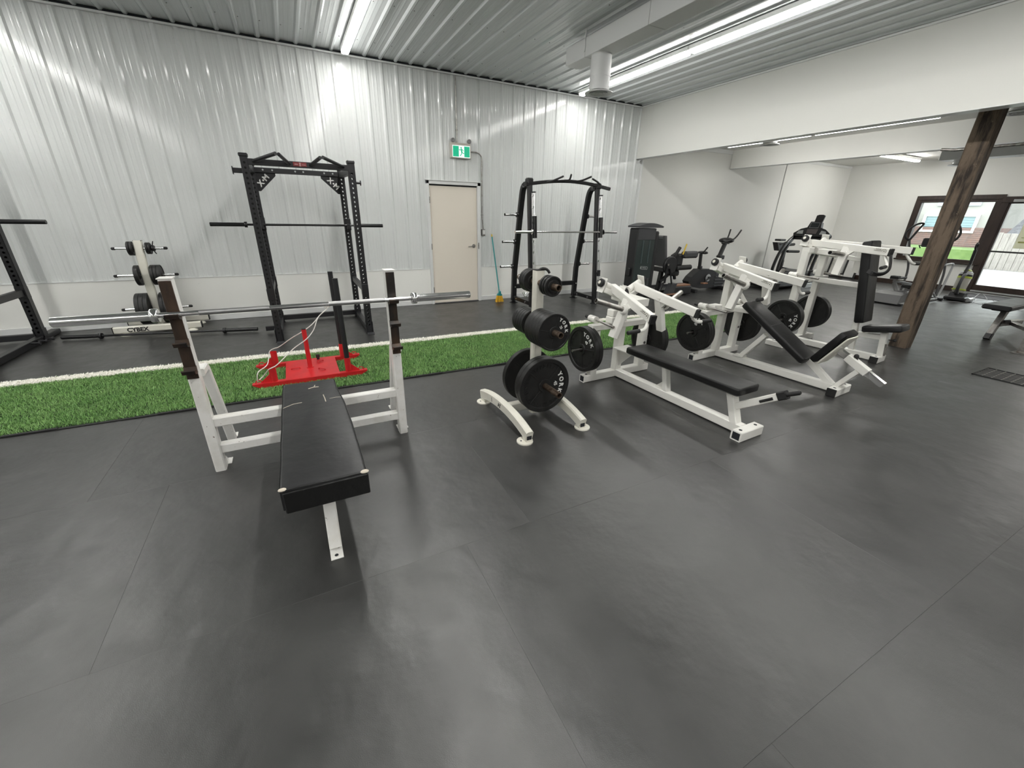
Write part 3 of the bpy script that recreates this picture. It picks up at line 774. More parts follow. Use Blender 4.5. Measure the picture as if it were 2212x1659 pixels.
for i in range(len(prof)):                          # subdivide the outline so the seam can wander a little
    a, b = V((*prof[i], 0)), V((*prof[(i+1) % len(prof)], 0)); k = max(1, int((b-a).length/.06))
    for j in range(k):
        p = a+(b-a)*j/k; ol.append((p.x+.0012*math.sin(17*p.y+3*p.x), p.y+.0012*math.sin(23*p.x)))
pad_solid(pad, ol, z0, z1, .012)
pd = build('pad', pad, m_vinyl, B)
build('front_skirt', MB().box((-.208, 1.7235, .328), (.150, 1.742, .438), .006), m_vinyl2, pd)
for (x, y, sx, sy) in ((-.205, 1.742, .018, .012), (.136, 1.735, .020, .014)):
    build('torn_corner', MB().ball((x, y, .4475), .012, 6, (sx/.012, sy/.012, .6)), m_foam, pd)
tm = MB()
for pts, r in (([(-.205, 2.62), (-.15, 2.66), (-.10, 2.665)], .0022), ([(.035, 2.62), (.033, 2.68), (.028, 2.74)], .003), ([(.06, 2.66), (.10, 2.665), (.128, 2.655)], .0016), ([(-.055, 2.885), (-.02, 2.90), (.01, 2.895)], .0035), ([(-.02, 2.90), (-.012, 2.935)], .003)):
    tm.tube([(x, y, .4515) for x, y in pts], r, 6)
build('seam_tear', tm, m_foam, pd)
build('seam', MB().tube([(x, y, .4465) for x, y in ol], .0022, 6, closed=True), m_vinyl2, pd)
build('pad_spine', MB().bar((-.035, 1.86, .312), (-.035, 2.86, .312), .055, .05, ch=.005), m_worn, B)
lg = MB().pbar([(-.035, 1.90, .30), (-.042, 1.79, .02)], .058, .045, up=(0, -1, .3), ch=.006)
fl_ = build('front_leg', lg, m_worn, B)
build('foot_plate', MB().box((-.071, 1.718, 0), (-.013, 1.80, .007), .002), m_worn, fl_)
build('bolt_hole', MB().cyl((-.044, 1.742, .0072), (-.044, 1.742, .0082), .009, 14), m_darkgap, fl_)
build('caution_print', MB().prism([(0, 0), (.012, 0), (.012, .04), (0, .04)], (.5745, 2.872, .80), (0, -1, 0), (0, 0, 1), .0004), m_greypl, B)
barbell((-.015, 2.765, 1.037), 2.19, 'polished chrome barbell lying across the white bench press', True)

# ---------------------------------------------------------------- plate trees
def tree(name, label, c, cx, along, pegs, peg_r, colw, top, pegmat, hollow_pegs, basefn):
    t = thing(name, label, 'plate rack', c)
    return t
T = thing('plate_tree', 'cream plate tree with hollow rusty pegs beside the white bench press', 'plate rack', (1.6, 2.68, 0))
build('column', MB().bar((1.612, 2.685, .03), (1.600, 2.685, 1.195), .078, .062, up=(0, 1, 0), ch=.010), m_cream, T)
cap = MB().box((1.566, 2.655, 1.195), (1.636, 2.72, 1.202), .002); cap.tube(arc((1.625, 2.66, 1.16), .05, .35, 2.3, (1, -.3, 0), (0, 0, 1), 6), .010, 8)
build('top_cap', cap, m_rubberblk, T)
for z, yt, yb in ((.332, 2.30, 3.06), (.785, 2.335, 3.03), (1.108, 2.40, 2.98)):
    p = build('peg', MB().lathe([(.0235, 2.655), (.0235, yt), (.018, yt), (.018, yt+.06), (.001, yt+.06)], (1.6, 0, z), (0, 1, 0), 24, closed=False), m_rust, T)
    build('peg', MB().cyl((1.6, 2.71, z), (1.6, yb, z), .0235, 20), m_rust, T)
    build('peg_hollow', MB().cyl((1.6, yt+.055, z), (1.6, yt+.05, z), .0178, 18), m_darkgap, p)
for x, nm in ((1.345, 0), (1.83, 1)):
    pts = [(x, 2.285+(.86*i/12), .118-.062*(abs(i/6-1)**2.2)) for i in range(13)]
    f = build('arched_foot', MB().pbar(pts, .060, .085, ch=.010), m_cream, T)
    build('foot_hollow', MB().hollow_end((x, 2.285, .056), (0, -1, 0), .040, .062), m_darkgap, f)
    for yy in (2.315, 3.09):
        build('floor_flange', MB().lathe([(.001, .0), (.062, .0), (.062, .010), (.001, .012)], (x-.02*(1 if x < 1.5 else -1), yy, 0), (0, 0, 1), 20, closed=False).box((x-.025, yy-.03, .01), (x+.025, yy+.03, .03)), m_cream, f)
        build('bolt_hole', MB().cyl((x-.05*(1 if x < 1.5 else -1), yy+.005, .0118), (x-.05*(1 if x < 1.5 else -1), yy+.005, .0126), .007, 10), m_darkgap, f)
build('cross_member', MB().bar((1.37, 2.70, .105), (1.80, 2.70, .105), .060, .075, ch=.008), m_cream, T)
ltr = MB(); write(ltr, 'I', .05, (1.3145, 2.893, .090), (0, -1, .06), (0, .1, 1), .0004, .03); write(ltr, "AI'", .05, (1.3145, 2.745, .098), (0, -1, .02), (0, .05, 1), .0004, .03)
build('worn_lettering', ltr, m_ink, T)
gA = 'plates on the near plate tree'
plate(ME45, (1.6, 2.528, .332), (0, -1, 0), -PI/2+.05, 'big plate with white lettering, outermost on the near tree lowest front peg', gA)
plate([ME45[0]], (1.6, 2.577, .332), (0, -1, 0), 0, 'big black plate behind the lettered outermost one on the low front peg', gA)
plate([ME45[0]], (1.6, 2.795, .332), (0, 1, 0), 0, 'big plain plate alone on the rear low peg of the near tree', gA)
plate(ME25W, (1.6, 2.438, .785), (0, -1, 0), -PI/2+.55, 'mid-size plate marked 25, outermost on the near tree middle front peg', gA)
for i, nm in enumerate(('second', 'third', 'fourth', 'fifth')):
    plate(ME25, (1.6, 2.438+.0425*(i+1), .785), (0, -1, 0), 0, f'{nm} mid-size black plate from the front in the thick middle front stack', gA)
for i, nm in enumerate(('innermost', 'second', 'third', 'fourth', 'outermost')):
    plate(ME10, (1.6, 2.745+.0345*i, .785), (0, 1, 0), 0, f'{nm} small plate counted from the column on the rear middle peg', gA)
for i, nm in enumerate(('outermost', 'middle', 'innermost')):
    plate(ME2, (1.6, 2.478+.0335*i, 1.108), (0, -1, 0), 0, f'{nm} of the small shiny plates on the near tree top front peg', gA)
for i, nm in enumerate(('innermost', 'middle', 'outermost')):
    plate(ME5, (1.6, 2.765+.030*i, 1.108), (0, 1, 0), 0, f'{nm} of the small plates on the near tree top rear peg', gA)
collar((1.6, 2.865, 1.108), (0, 1, 0), 'black clamp collar holding the small plates on the top rear peg', .5)
sp = MB()
for k in range(40): pass
sp.tube([(1.6+.030*math.cos(t*.5), 2.915+.0016*t, 1.108+.030*math.sin(t*.5)) for t in range(26)], .003, 6)
sp.tube([(1.63, 2.915, 1.108), (1.655, 2.91, 1.00), (1.63, 2.912, .955), (1.605, 2.91, 1.0)], .003, 6); sp.tube([(1.6+.03*math.cos(12.5), 2.955, 1.108+.03*math.sin(12.5)), (1.66, 2.96, .99), (1.64, 2.96, .95), (1.615, 2.96, .99)], .003, 6)
single('spring_collar', sp, m_chrome, 'thin chrome spring clip hanging on the near tree top rear peg', 'collar', (1.6, 2.93, 1.1))

T2 = thing('plate_tree', 'cream plate tree with chrome pegs standing by the ribbed wall', 'plate rack', (-1.76, 7.1, 0))
build('column', MB().pbar([(-1.765, 7.12, .06), (-1.765, 7.09, .35), (-1.765, 7.06, .75), (-1.765, 7.09, 1.0), (-1.765, 7.13, 1.165)], .092, .060, up=(0, 1, 0), ch=.010), m_cream, T2)
build('top_cap', MB().box((-1.81, 7.10, 1.163), (-1.72, 7.16, 1.170), .002), m_rubberblk, T2)
for z, h, y in ((1.073, .275, 7.11), (.742, .325, 7.06), (.303, .372, 7.10)):
    for s in (-1, 1):
        p = build('peg', MB().cyl((-1.757+s*.04, y, z), (-1.757+s*h, y, z), .0165, 16), m_chrome, T2)
        build('rubber_tip', MB().lathe([(.001, h+.012), (.012, h+.010), (.018, h), (.018, h-.03), (.0166, h-.03)], (-1.757, y, z), (s, 0, 0), 16, closed=False), m_rubberblk, p)
for y, x0, x1, z in ((6.93, -2.235, -1.30, .075), (7.36, -2.19, -1.27, .085)):
    f = build('foot_bar', MB().bar((x0, y, z), (x1, y, z), .055, .085, ch=.012), m_cream, T2)
    for x, s in ((x0, -1), (x1, 1)): build('end_cap', MB().box((x-.012 if s < 0 else x, y-.028, z-.043), (x if s < 0 else x+.012, y+.028, z+.043), .006), m_rubberblk, f)
    for x in (x0+.11, x1-.11): build('floor_flange', MB().lathe([(.001, 0), (.06, 0), (.06, .008), (.03, .034), (.001, .034)], (x, y-.005, 0), (0, 0, 1), 20, closed=False), m_cream, f)
build('cross_member', MB().bar((-1.765, 6.955, .075), (-1.765, 7.335, .085), .07, .06, ch=.006), m_cream, T2)
lt = MB(); write(lt, 'CYBEX', .072, (-1.985, 6.9015, .050), (1, 0, 0), (0, 0, 1), .0004, .04); build('lettering', lt, m_ink, T2)
gB = 'plates on the tree by the ribbed wall'
X0 = -1.757
for i, nm in enumerate(('inner', 'outer')):
    plate(ME5, (X0-.075-.03*i, 7.11, 1.073), (-1, 0, 0), 0, f'{nm} small plate on the left top peg of the wall side tree', gB)
    plate(ME2, (X0+.075+.026*i, 7.11, 1.073), (1, 0, 0), 0, f'{nm} small plate on the right top peg of the wall side tree', gB)
collar((X0+.135, 7.11, 1.073), (1, 0, 0), 'black clamp collar on the right top peg of the wall side tree', .2)
ME125 = small_plate(.128, .044); ME12B = small_plate(.128, .033); ME35 = small_plate(.205, .045)
plate(ME125, (X0-.085, 7.06, .742), (-1, 0, 0), 0, 'single thick plate on the left middle peg of the wall side tree', gB)
for i, nm in enumerate(('inner', 'middle', 'outer')):
    plate(ME12B, (X0+.075+.0345*i, 7.06, .742), (1, 0, 0), 0, f'{nm} of three plates on the right middle peg of the wall side tree', gB)
    plate(ME35, (X0-.080-.046*i, 7.10, .303), (-1, 0, 0), 0, f'{nm} of three big plates on the left low peg of the wall side tree', gB)
    plate(ME35, (X0+.080+.046*i, 7.10, .303), (1, 0, 0), 0, f'{nm} of three big plates on the right low peg of the wall side tree', gB)
barbell((-1.68, 6.735, .037), 2.19, 'black barbell lying on the floor in front of the wall side plate tree', False, rz=-.20)

# ---------------------------------------------------------------- power racks
HOLE = mat('rack_hole_dark', (.002, .002, .002), .9)
def rack_post(x, y, z1, parent, holes='front', through=False):
    """square post; through=True leaves real holes that show the wall behind"""
    w = .075
    if not through:
        p = build('upright', MB().bar((x, y, 0), (x, y, z1), w, w, up=(0, 1, 0), ch=.005), m_blackmetal, parent)
    else:
        m = MB(); z = .05; h = w/2; hr = .0135
        zs = []; zz = .12
        while zz < z1-.1: zs.append(zz); zz += .052
        for sg in (-1, 1): m.box((x+sg*h-.003, y-h, 0), (x+sg*h+.003, y+h, z1))
        for yy in (y-h, y+h):                       # perforated plates, octagonal holes
            prev = 0
            for zc in zs:
                a, b = zc-.026, zc+.026
                if a > prev: m.add([(x-h, yy, prev), (x+h, yy, prev), (x+h, yy, a), (x-h, yy, a)], [(0, 1, 2, 3)])
                o_ = [(x-h, yy, a), (x+h, yy, a), (x+h, yy, zc), (x+h, yy, b), (x-h, yy, b), (x-h, yy, zc)]
                c_ = [(x+hr*math.cos(t), yy, zc+hr*math.sin(t)) for t in [(-135+45*q)*PI/180 for q in range(8)]]
                m.add(o_+c_, [(0, 1, 8, 7, 6), (1, 2, 10, 9, 8), (2, 3, 10), (3, 4, 12, 11, 10), (4, 5, 13, 12), (5, 0, 6, 13)])
                prev = b
            m.add([(x-h, yy, prev), (x+h, yy, prev), (x+h, yy, z1), (x-h, yy, z1)], [(0, 1, 2, 3)])
        m.box((x-h, y-h, z1-.004), (x+h, y+h, z1))
        p = build('upright', m, m_blackmetal, parent)
    hm = MB(); zz = .12
    if not through:
        while zz < z1-.06: hm.cyl((x, y-w/2+.0004, zz), (x, y-w/2-.0006, zz), .0125, 10); zz += .052
    zz = .12
    while zz < z1-.06: hm.cyl((x+w/2-.0004, y, zz), (x+w/2+.0006, y, zz), .0125, 10); zz += .052
    o = build('hole_row', hm, HOLE, p); o['kind'] = 'stuff'
    build('top_cap', MB().box((x-.045, y-.045, z1-.03), (x+.045, y+.045, z1+.008), .008), m_blackmetal, p)
    build('gusset', MB().box((x-.055, y-.055, 0), (x+.055, y+.055, .008), .002).box((x-.046, y-.046, .0), (x-.039, y+.046, .16)).box((x+.039, y-.046, .0), (x+.046, y+.046, .16)), m_blackmetal, p)
    return p
def power_rack(name, label, x0, x1, yf, yb, zf, zb, group, right_open=True):
    t = thing(name, label, 'power rack', ((x0+x1)/2, (yf+yb)/2, 0))
    ps = {}
    ps['fl'] = rack_post(x0, yf, zf, t); ps['fr'] = rack_post(x1, yf, zf, t, through=right_open)
    ps['bl'] = rack_post(x0, yb, zb, t); ps['br'] = rack_post(x1, yb, zb, t, through=right_open)
    for x in (x0, x1):
        sd = build('side_rail', MB().bar((x, yf+.03, .045), (x, yb-.03, .045), .07, .07, ch=.004), m_blackmetal, t)
        build('floor_plate', MB().box((x-.04, yf-.135, 0), (x+.045, yf-.03, .010), .002).cyl((x+.003, yf-.085, .0102), (x+.003, yf-.085, .011), .016, 14), m_charcoal, sd)
        build('top_rail', MB().bar((x, yf+.03, zf-.10), (x, yb-.03, zb-.08), .07, .07, ch=.004), m_blackmetal, t)
        build('side_brace', MB().bar((x, yf+.03, .60), (x, yb-.03, .60), .05, .075, ch=.004).box((x-.042, yf-.042, .53), (x+.042, yf+.045, .67), .003).box((x-.042, yb-.045, .53), (x+.042, yb+.042, .67), .003), m_blackmetal, t)
    build('rear_base', MB().bar((x0, yb+.02, .06), (x1, yb+.02, .06), .06, .07, ch=.004), m_blackmetal, t)
    rb = build('rear_crossbar', MB().bar((x0+.03, yb, zb-.075), (x1-.03, yb, zb-.075), .06, .062, ch=.004), m_blackmetal, t)
    bh = MB()
    for f in (.12, .22, .47, .56, .80, .90): bh.cyl((x0+(x1-x0)*f, yb-.0306, zb-.07), (x0+(x1-x0)*f, yb-.0312, zb-.07), .011, 10)
    build('bolt_head', bh, m_silverpl, rb)
    for s, x in ((1, x0+.037), (-1, x1-.037)):
        gp = build('corner_gusset', MB().prism([(0, 0), (s*.235, 0), (s*.235, -.03), (s*.03, -.225), (0, -.225)][::s], (x, yb-.004, zb-.106), (1, 0, 0), (0, 0, 1), -.010), m_blackmetal, t)
        lt = MB(); a = PI/4 if s > 0 else -PI/4
        ax = V((math.cos(a), 0, math.sin(a))); ay = V((-math.sin(a), 0, math.cos(a)))
        oo = V((x+s*.088, yb-.0165, zb-.106-.100)) if s > 0 else V((x+s*.088, yb-.0165, zb-.106-.100))
        write(lt, 'X', .092, oo-ax*.052-ay*.018, ax, ay, .0006, .035); write(lt, 'M', .092, oo+ax*.050-ay*.018, ax, ay, .0006, .035)
        lt.cyl(oo+ay*.013+V((0, -.0006, 0)), oo+ay*.013+V((0, .0006, 0)), .012, 10)
        build('lettering', lt, m_lettering, gp)
    return t
R1 = power_rack('power_rack', 'tall black power rack with angled pull-up handles in front of the wall', -.325, .785, 5.885, 7.0, 2.13, 2.13, None)
pb = build('pullup_bar', MB().bar((-.29, 5.87, 2.055), (.75, 5.87, 2.055), .055, .062, ch=.004), m_blackmetal, R1)
for a, b in (((-.245, 5.86, 2.06), (-.005, 5.50, 2.117)), ((.12, 5.86, 2.055), (.024, 5.56, 2.118)), ((.335, 5.86, 2.055), (.434, 5.60, 2.118)), ((.70, 5.86, 2.06), (.457, 5.55, 2.118))):
    build('pullup_handle', MB().tube([a, b], .019, 14), m_blackmetal, pb)
bd = build('badge', MB().box((.155, 5.838, 2.036), (.295, 5.843, 2.078), .001), m_redlab, pb)
build('badge_marks', MB().box((.218, 5.8365, 2.038), (.236, 5.8385, 2.076)).box((.17, 5.8365, 2.052), (.205, 5.8385, 2.062)).box((.245, 5.8365, 2.050), (.285, 5.8385, 2.056)), mat('badge_pink', (.45, .22, .22), .3), bd)  # pale upright strip and illegible print marks
for x, s in ((-.325, -1), (.785, 1)):
    build('band_peg', MB().bar((x+s*.03, 5.93, 1.965), (x+s*.135, 5.93, 1.965), .05, .05, ch=.004).box((x+s*.13-.004, 5.895, 1.925), (x+s*.13+.004, 5.965, 2.005), .002) if s < 0 else MB().cyl((x+.03, 5.93, 1.90), (x+.10, 5.93, 1.90), .014, 12).cyl((x+.095, 5.93, 1.90), (x+.105, 5.93, 1.90), .03, 14), m_blackmetal, R1)
build('storage_peg', MB().bar((-.36, 6.40, .06), (-.50, 6.40, .06), .06, .06, ch=.006), m_blackmetal, R1)
for x in (-.325, .785):
    jc = MB().box((x-.045, 6.905, 1.31), (x+.045, 6.965, 1.47), .004).box((x-.022, 6.80, 1.325), (x+.022, 6.91, 1.352), .004).box((x-.022, 6.795, 1.345), (x+.022, 6.815, 1.40), .004)
    build('bar_hook', jc, m_blackmetal, R1)
barbell((.185, 6.855, 1.378), 2.19, 'black barbell resting in the hooks of the tall rack with pull-up handles', False)
R2 = power_rack('power_rack', 'black power rack cut off at the far left edge', -4.05, -2.94, 5.885, 7.0, 2.13, 2.13, None)
for i, (x, y) in enumerate(((-2.86, 6.93), (-2.86, 6.78), (-2.87, 6.64))):
    build('storage_pin', MB().cyl((-2.905, y, .045+.01*i), (x+.05, y-.02, .045+.01*i), .012, 10).cyl((x+.04, y-.02, .045+.01*i), (x+.055, y-.02, .045+.01*i), .022, 12), m_blackmetal, R2)
build('rear_foot', MB().bar((-2.955, 7.0, .035), (-2.955, 7.40, .035), .09, .06, ch=.006), m_blackmetal, R2)
for x in (-4.05, -2.94):
    build('bar_hook', MB().box((x-.045, 6.905, 1.31), (x+.045, 6.965, 1.47), .004).box((x-.022, 6.80, 1.325), (x+.022, 6.91, 1.352), .004).box((x-.022, 6.795, 1.345), (x+.022, 6.815, 1.40), .004), m_blackmetal, R2)
barbell((-3.545, 6.855, 1.388), 2.19, 'black barbell end poking in from the far left rack', False)

# ---------------------------------------------------------------- push sled
SL = thing('push_sled', 'red weight sled with two tall black push poles on the green turf', 'weight sled', (-.015, 4.51, 0))
for y in (4.235, 4.785):
    ru = build('runner', MB().prism([(-.46, .008), (.43, .008), (.50, .048), (.50, .056), (-.53, .056), (-.53, .048)], (-.005, y-.028, 0), (1, 0, 0), (0, 0, 1), -.056), m_red, SL)
    for x in (-.48, .435):
        build('pull_ring', MB().tube([(x+.026*math.cos(a*PI/8), y, .062+.024*math.sin(a*PI/8)) for a in range(16)], .0045, 8, closed=True), m_red, ru)
build('deck', MB().box((-.258, 4.215, .046), (.230, 4.805, .058), .002), m_red, SL)
for y in (4.245, 4.775):
    k = build('socket', MB().tube([(-.353, y, .055), (-.353, y, .19)], .031, 20, caps=False).cyl((-.353, y, .10), (-.353, y, .104), .030, 20), m_red, SL)
    build('corner_rib', MB().prism([(0, 0), (-.085, 0), (0, .075)], (-.382, y-.004, .056), (1, 0, 0), (0, 0, 1), -.008), m_red, k)
    k = build('socket', MB().tube([(.316, y, .055), (.316, y, .20)], .029, 20), m_red, SL)
    build('corner_rib', MB().prism([(0, 0), (.085, 0), (0, .075)], (.343, y-.004, .056), (1, 0, 0), (0, 0, 1), -.008), m_red, k)
    p = build('push_pole', MB().tube([(.316, y, .19), (.308, y, .985)], .0245, 18), m_blackmetal, SL, 'black push pole')
ms = build('mast', MB().cyl((-.03, 4.515, .05), (-.03, 4.515, .462), .022, 20), m_red, SL)
build('mast_cap', MB().cyl((-.03, 4.515, .460), (-.03, 4.515, .470), .0205, 18), m_rubberblk, ms)
build('weld_ring', MB().lathe([(.023, .058), (.034, .058), (.034, .064), (.023, .064)], (-.03, 4.515, 0), (0, 0, 1), 24), m_red, ms)
for (x, y, a) in ((-.165, 4.50, 0), (.075, 4.64, 45), (.075, 4.385, -45)):
    ca, sa = math.cos(math.radians(a)), math.sin(math.radians(a))
    build('tie_loop', MB().tube([(x-ca*.04, y-sa*.04, .060), (x-ca*.036, y-sa*.036, .072), (x+ca*.036, y+sa*.036, .072), (x+ca*.04, y+sa*.04, .060)], .006, 8), m_red, SL)
build('lock_knob', MB().cyl((.06, 4.75, .058), (.06, 4.75, .085), .014, 14).cyl((.06, 4.75, .08), (.06, 4.75, .112), .020, 16), m_rubberblk, SL)
rp = MB()
rp.tube(smooth_path([(-.49, 4.235, .075), (-.44, 4.30, .10), (-.385, 4.235, .175), (-.35, 4.21, .20), (-.30, 4.25, .215), (-.15, 4.42, .30), (-.02, 4.476, .37), (.06, 4.55, .44), (.12, 4.60, .55), (.20, 4.68, .60), (.245, 4.72, .63), (.29, 4.755, .65), (.33, 4.80, .655), (.345, 4.785, .66), (.29, 4.755, .645)], 6), .0048, 8)
rp.tube(smooth_path([(-.49, 4.235, .078), (-.47, 4.25, .16), (-.41, 4.50, .14), (-.40, 4.76, .15), (-.385, 4.81, .19), (-.345, 4.80, .215), (-.29, 4.76, .24), (-.15, 4.62, .36), (-.03, 4.552, .44), (.06, 4.60, .49), (.15, 4.65, .57), (.22, 4.70, .615), (.20, 4.67, .64), (.26, 4.735, .635)], 6), .0048, 8)
single('rope', rp, m_rope, 'thin white cord tied from the red sled front to its black poles', 'cord', (-.1, 4.5, .1))

# ---------------------------------------------------------------- broom
br = thing('broom', 'teal broom with yellow bristles leaning on the wall beside the door', 'broom', (3.42, 7.2, 0))
build('handle', MB().tube([(3.425, 7.19, .17), (3.385, 7.452, 1.185)], .0115, 12), m_teal, br)
build('handle_tip', MB().tube([(3.3851, 7.4515, 1.183), (3.3835, 7.462, 1.225)], .0125, 12), m_yellow2, br)
build('broom_head', MB().prism([(-.055, 0), (.055, 0), (.045, .03), (.02, .055), (.016, .09), (-.016, .09), (-.02, .055), (-.045, .03)], (3.425, 7.205, .125), (1, 0, 0), (0, -.25, 1), .035), m_teal, br)
bm = MB()
for i in range(150):
    u = random.uniform(-1, 1); v = random.uniform(-1, 1); z = random.uniform(.004, .018)
    a = V((3.425+u*.050, 7.185+v*.014, .132)); b = V((3.425+u*.083-.006, 7.165+v*.03, z))
    bm.tube([a, b], [.0035, .0028], 4)
o = build('bristles', bm, m_yellow, br); o['kind'] = 'stuff'

# ---------------------------------------------------------------- smith machine
SM = thing('smith_machine', 'black smith machine with chrome guide rods and side plate pegs', 'smith machine', (4.4, 6.75, 0))
for s, x in ((-1, 3.675), (1, 5.085)):
    pts = [(x, 7.07, .04), (x, 7.055, .60), (x, 6.885, 1.62)] + [(x, p.y, p.z) for p in bez((x, 6.83, 1.90), (x, 6.80, 2.04), (x, 6.75, 2.06), (x, 6.60, 2.06), 6)]
    rp_ = build('rear_upright', MB().pbar(pts, .095, .07, up=(0, -1, .2), ch=.008), m_blackgloss, SM)
    build('foot_disc', MB().lathe([(.001, 0), (.085, 0), (.085, .008), (.03, .03), (.001, .03)], (x, 7.07, 0), (0, 0, 1), 24, closed=False), m_blackgloss, rp_)
    for z in (.10, .30): build('bolt', MB().cyl((x, 7.02, z), (x, 7.008, z), .014, 10), m_chrome, rp_)
    fx = x+.01
    fu = build('front_upright', MB().bar((fx, 6.385, .02), (fx, 6.60, 2.05), .075, .07, up=(0, 1, 0), ch=.006), m_blackgloss, SM)
    build('foot_disc', MB().lathe([(.001, 0), (.075, 0), (.075, .008), (.03, .03), (.001, .03)], (fx, 6.385, 0), (0, 0, 1), 24, closed=False), m_blackgloss, fu)
    build('side_base', MB().bar((x, 6.42, .10), (x, 7.03, .10), .06, .07, ch=.005), m_blackgloss, SM)
    for y in (6.55, 6.9): build('bolt', MB().cyl((x-.031, y, .10), (x-.04, y, .10), .014, 10), m_chrome, SM)
    cat = MB()
    for i in range(9):
        z = .42+i*.18; y = 6.385+.105*z-.036
        cat.tube([(fx+.03, y-.004, z), (fx+.03, y-.02, z+.01), (fx+.03, y-.024, z+.035)], .006, 6)
    cat.box((fx+.018, 6.385+.105*.4-.040, .36), (fx+.040, 6.385+.105*.4-.034, .44))
    cat.bar((fx+.028, 6.385+.105*.34-.037, .34), (fx+.028, 6.385+.105*1.92-.037, 1.92), .026, .006, up=(0, 1, 0), ch=.001)
    build('catch_rail', cat, m_chrome, SM)
    gx = x+.065; gy = lambda z: 6.385+.105*z-.055
    build('guide_rod', MB().cyl((gx, gy(.06), .06), (gx, gy(1.93), 1.93), .0135, 14), m_chrome, SM)
    build('rod_bracket', MB().bar((fx, gy(1.92)+.05, 1.93), (gx+.01, gy(1.92)-.03, 1.93), .03, .02, ch=.003).bar((fx, gy(.07)+.05, .06), (gx+.01, gy(.07)-.03, .06), .03, .03, ch=.003), m_blackgloss, SM)
    build('safety_stop', MB().cyl((gx, gy(.52), .52), (gx, gy(.63), .63), .028, 16).bar((gx, gy(.57), .575), (fx, gy(.57)+.02, .575), .03, .03, ch=.003), m_blackgloss, SM)
    cz = 1.31
    build('bar_carriage', MB().bar((gx, gy(cz-.10)-.01, cz-.10), (gx, gy(cz+.25)-.01, cz+.25), .062, .06, up=(0, 1, 0), ch=.010), m_blackgloss, SM)
    build('hook_lever', MB().tube([(gx-.005, gy(cz+.1)-.03, cz+.12), (fx+.0, gy(cz)-.01, cz+.16)], .008, 8), m_blackgloss, SM)
    for z in (1.575, 1.12, .68):
        yy = 7.055-(z-.6)*.167 if z > .6 else 7.055
        pg = build('plate_peg', MB().cyl((x+s*.045, yy, z), (x+s*.30, yy, z), .0215, 16), m_chrome, SM)
        build('peg_flange', MB().cyl((x+s*.045, yy, z), (x+s*.072, yy, z), .042, 18), m_blackgloss, pg)
        build('peg_tip', MB().cyl((x+s*.295, yy, z), (x+s*.305, yy, z), .0222, 14), m_rubberblk, pg)
build('rear_crossbar', MB().bar((3.70, 7.05, .31), (5.06, 7.05, .31), .06, .085, ch=.006), m_blackgloss, SM)
apts = [(3.60+1.76*i/16, 6.60-.02, 2.045+.085*math.sin(PI*i/16)) for i in range(17)]
ab = build('arched_top_bar', MB().pbar(apts, .05, .055, ch=.010), m_blackgloss, SM)
for a, b, c in (((3.96, 6.57, 2.085), (4.10, 6.54, 2.12), (4.27, 6.48, 2.193)), ((4.35, 6.57, 2.135), (4.37, 6.45, 2.14), (4.30, 6.30, 2.205)), ((4.60, 6.57, 2.135), (4.66, 6.47, 2.15), (4.74, 6.33, 2.203)), ((5.13, 6.57, 2.10), (5.04, 6.53, 2.14), (4.90, 6.51, 2.187))):
    build('pullup_handle', MB().tube(smooth_path([a, b, c], 4), .0155, 12), m_rubberblk, ab)
build('crown_bracket', MB().box((3.62, 6.55, 2.04), (3.74, 6.66, 2.145), .02).box((5.04, 6.55, 2.03), (5.16, 6.66, 2.13), .02), m_blackgloss, SM)
by = 6.385+.105*1.31-.070
barb = MB().cyl((3.74, by, 1.31), (5.15, by, 1.31), .0142, 16)
sbx = build('smith_bar', barb, m_chrome, SM)
for s, a, b in ((-1, 3.68, 3.355), (1, 5.20, 5.52)):
    build('sleeve', MB().lathe([(.014, 0), (.046, 0), (.046, .012), (.025, .016), (.025, abs(b-a)), (.004, abs(b-a))], (a, by, 1.31), (s, 0, 0), 24, closed=False), m_chrome, sbx)

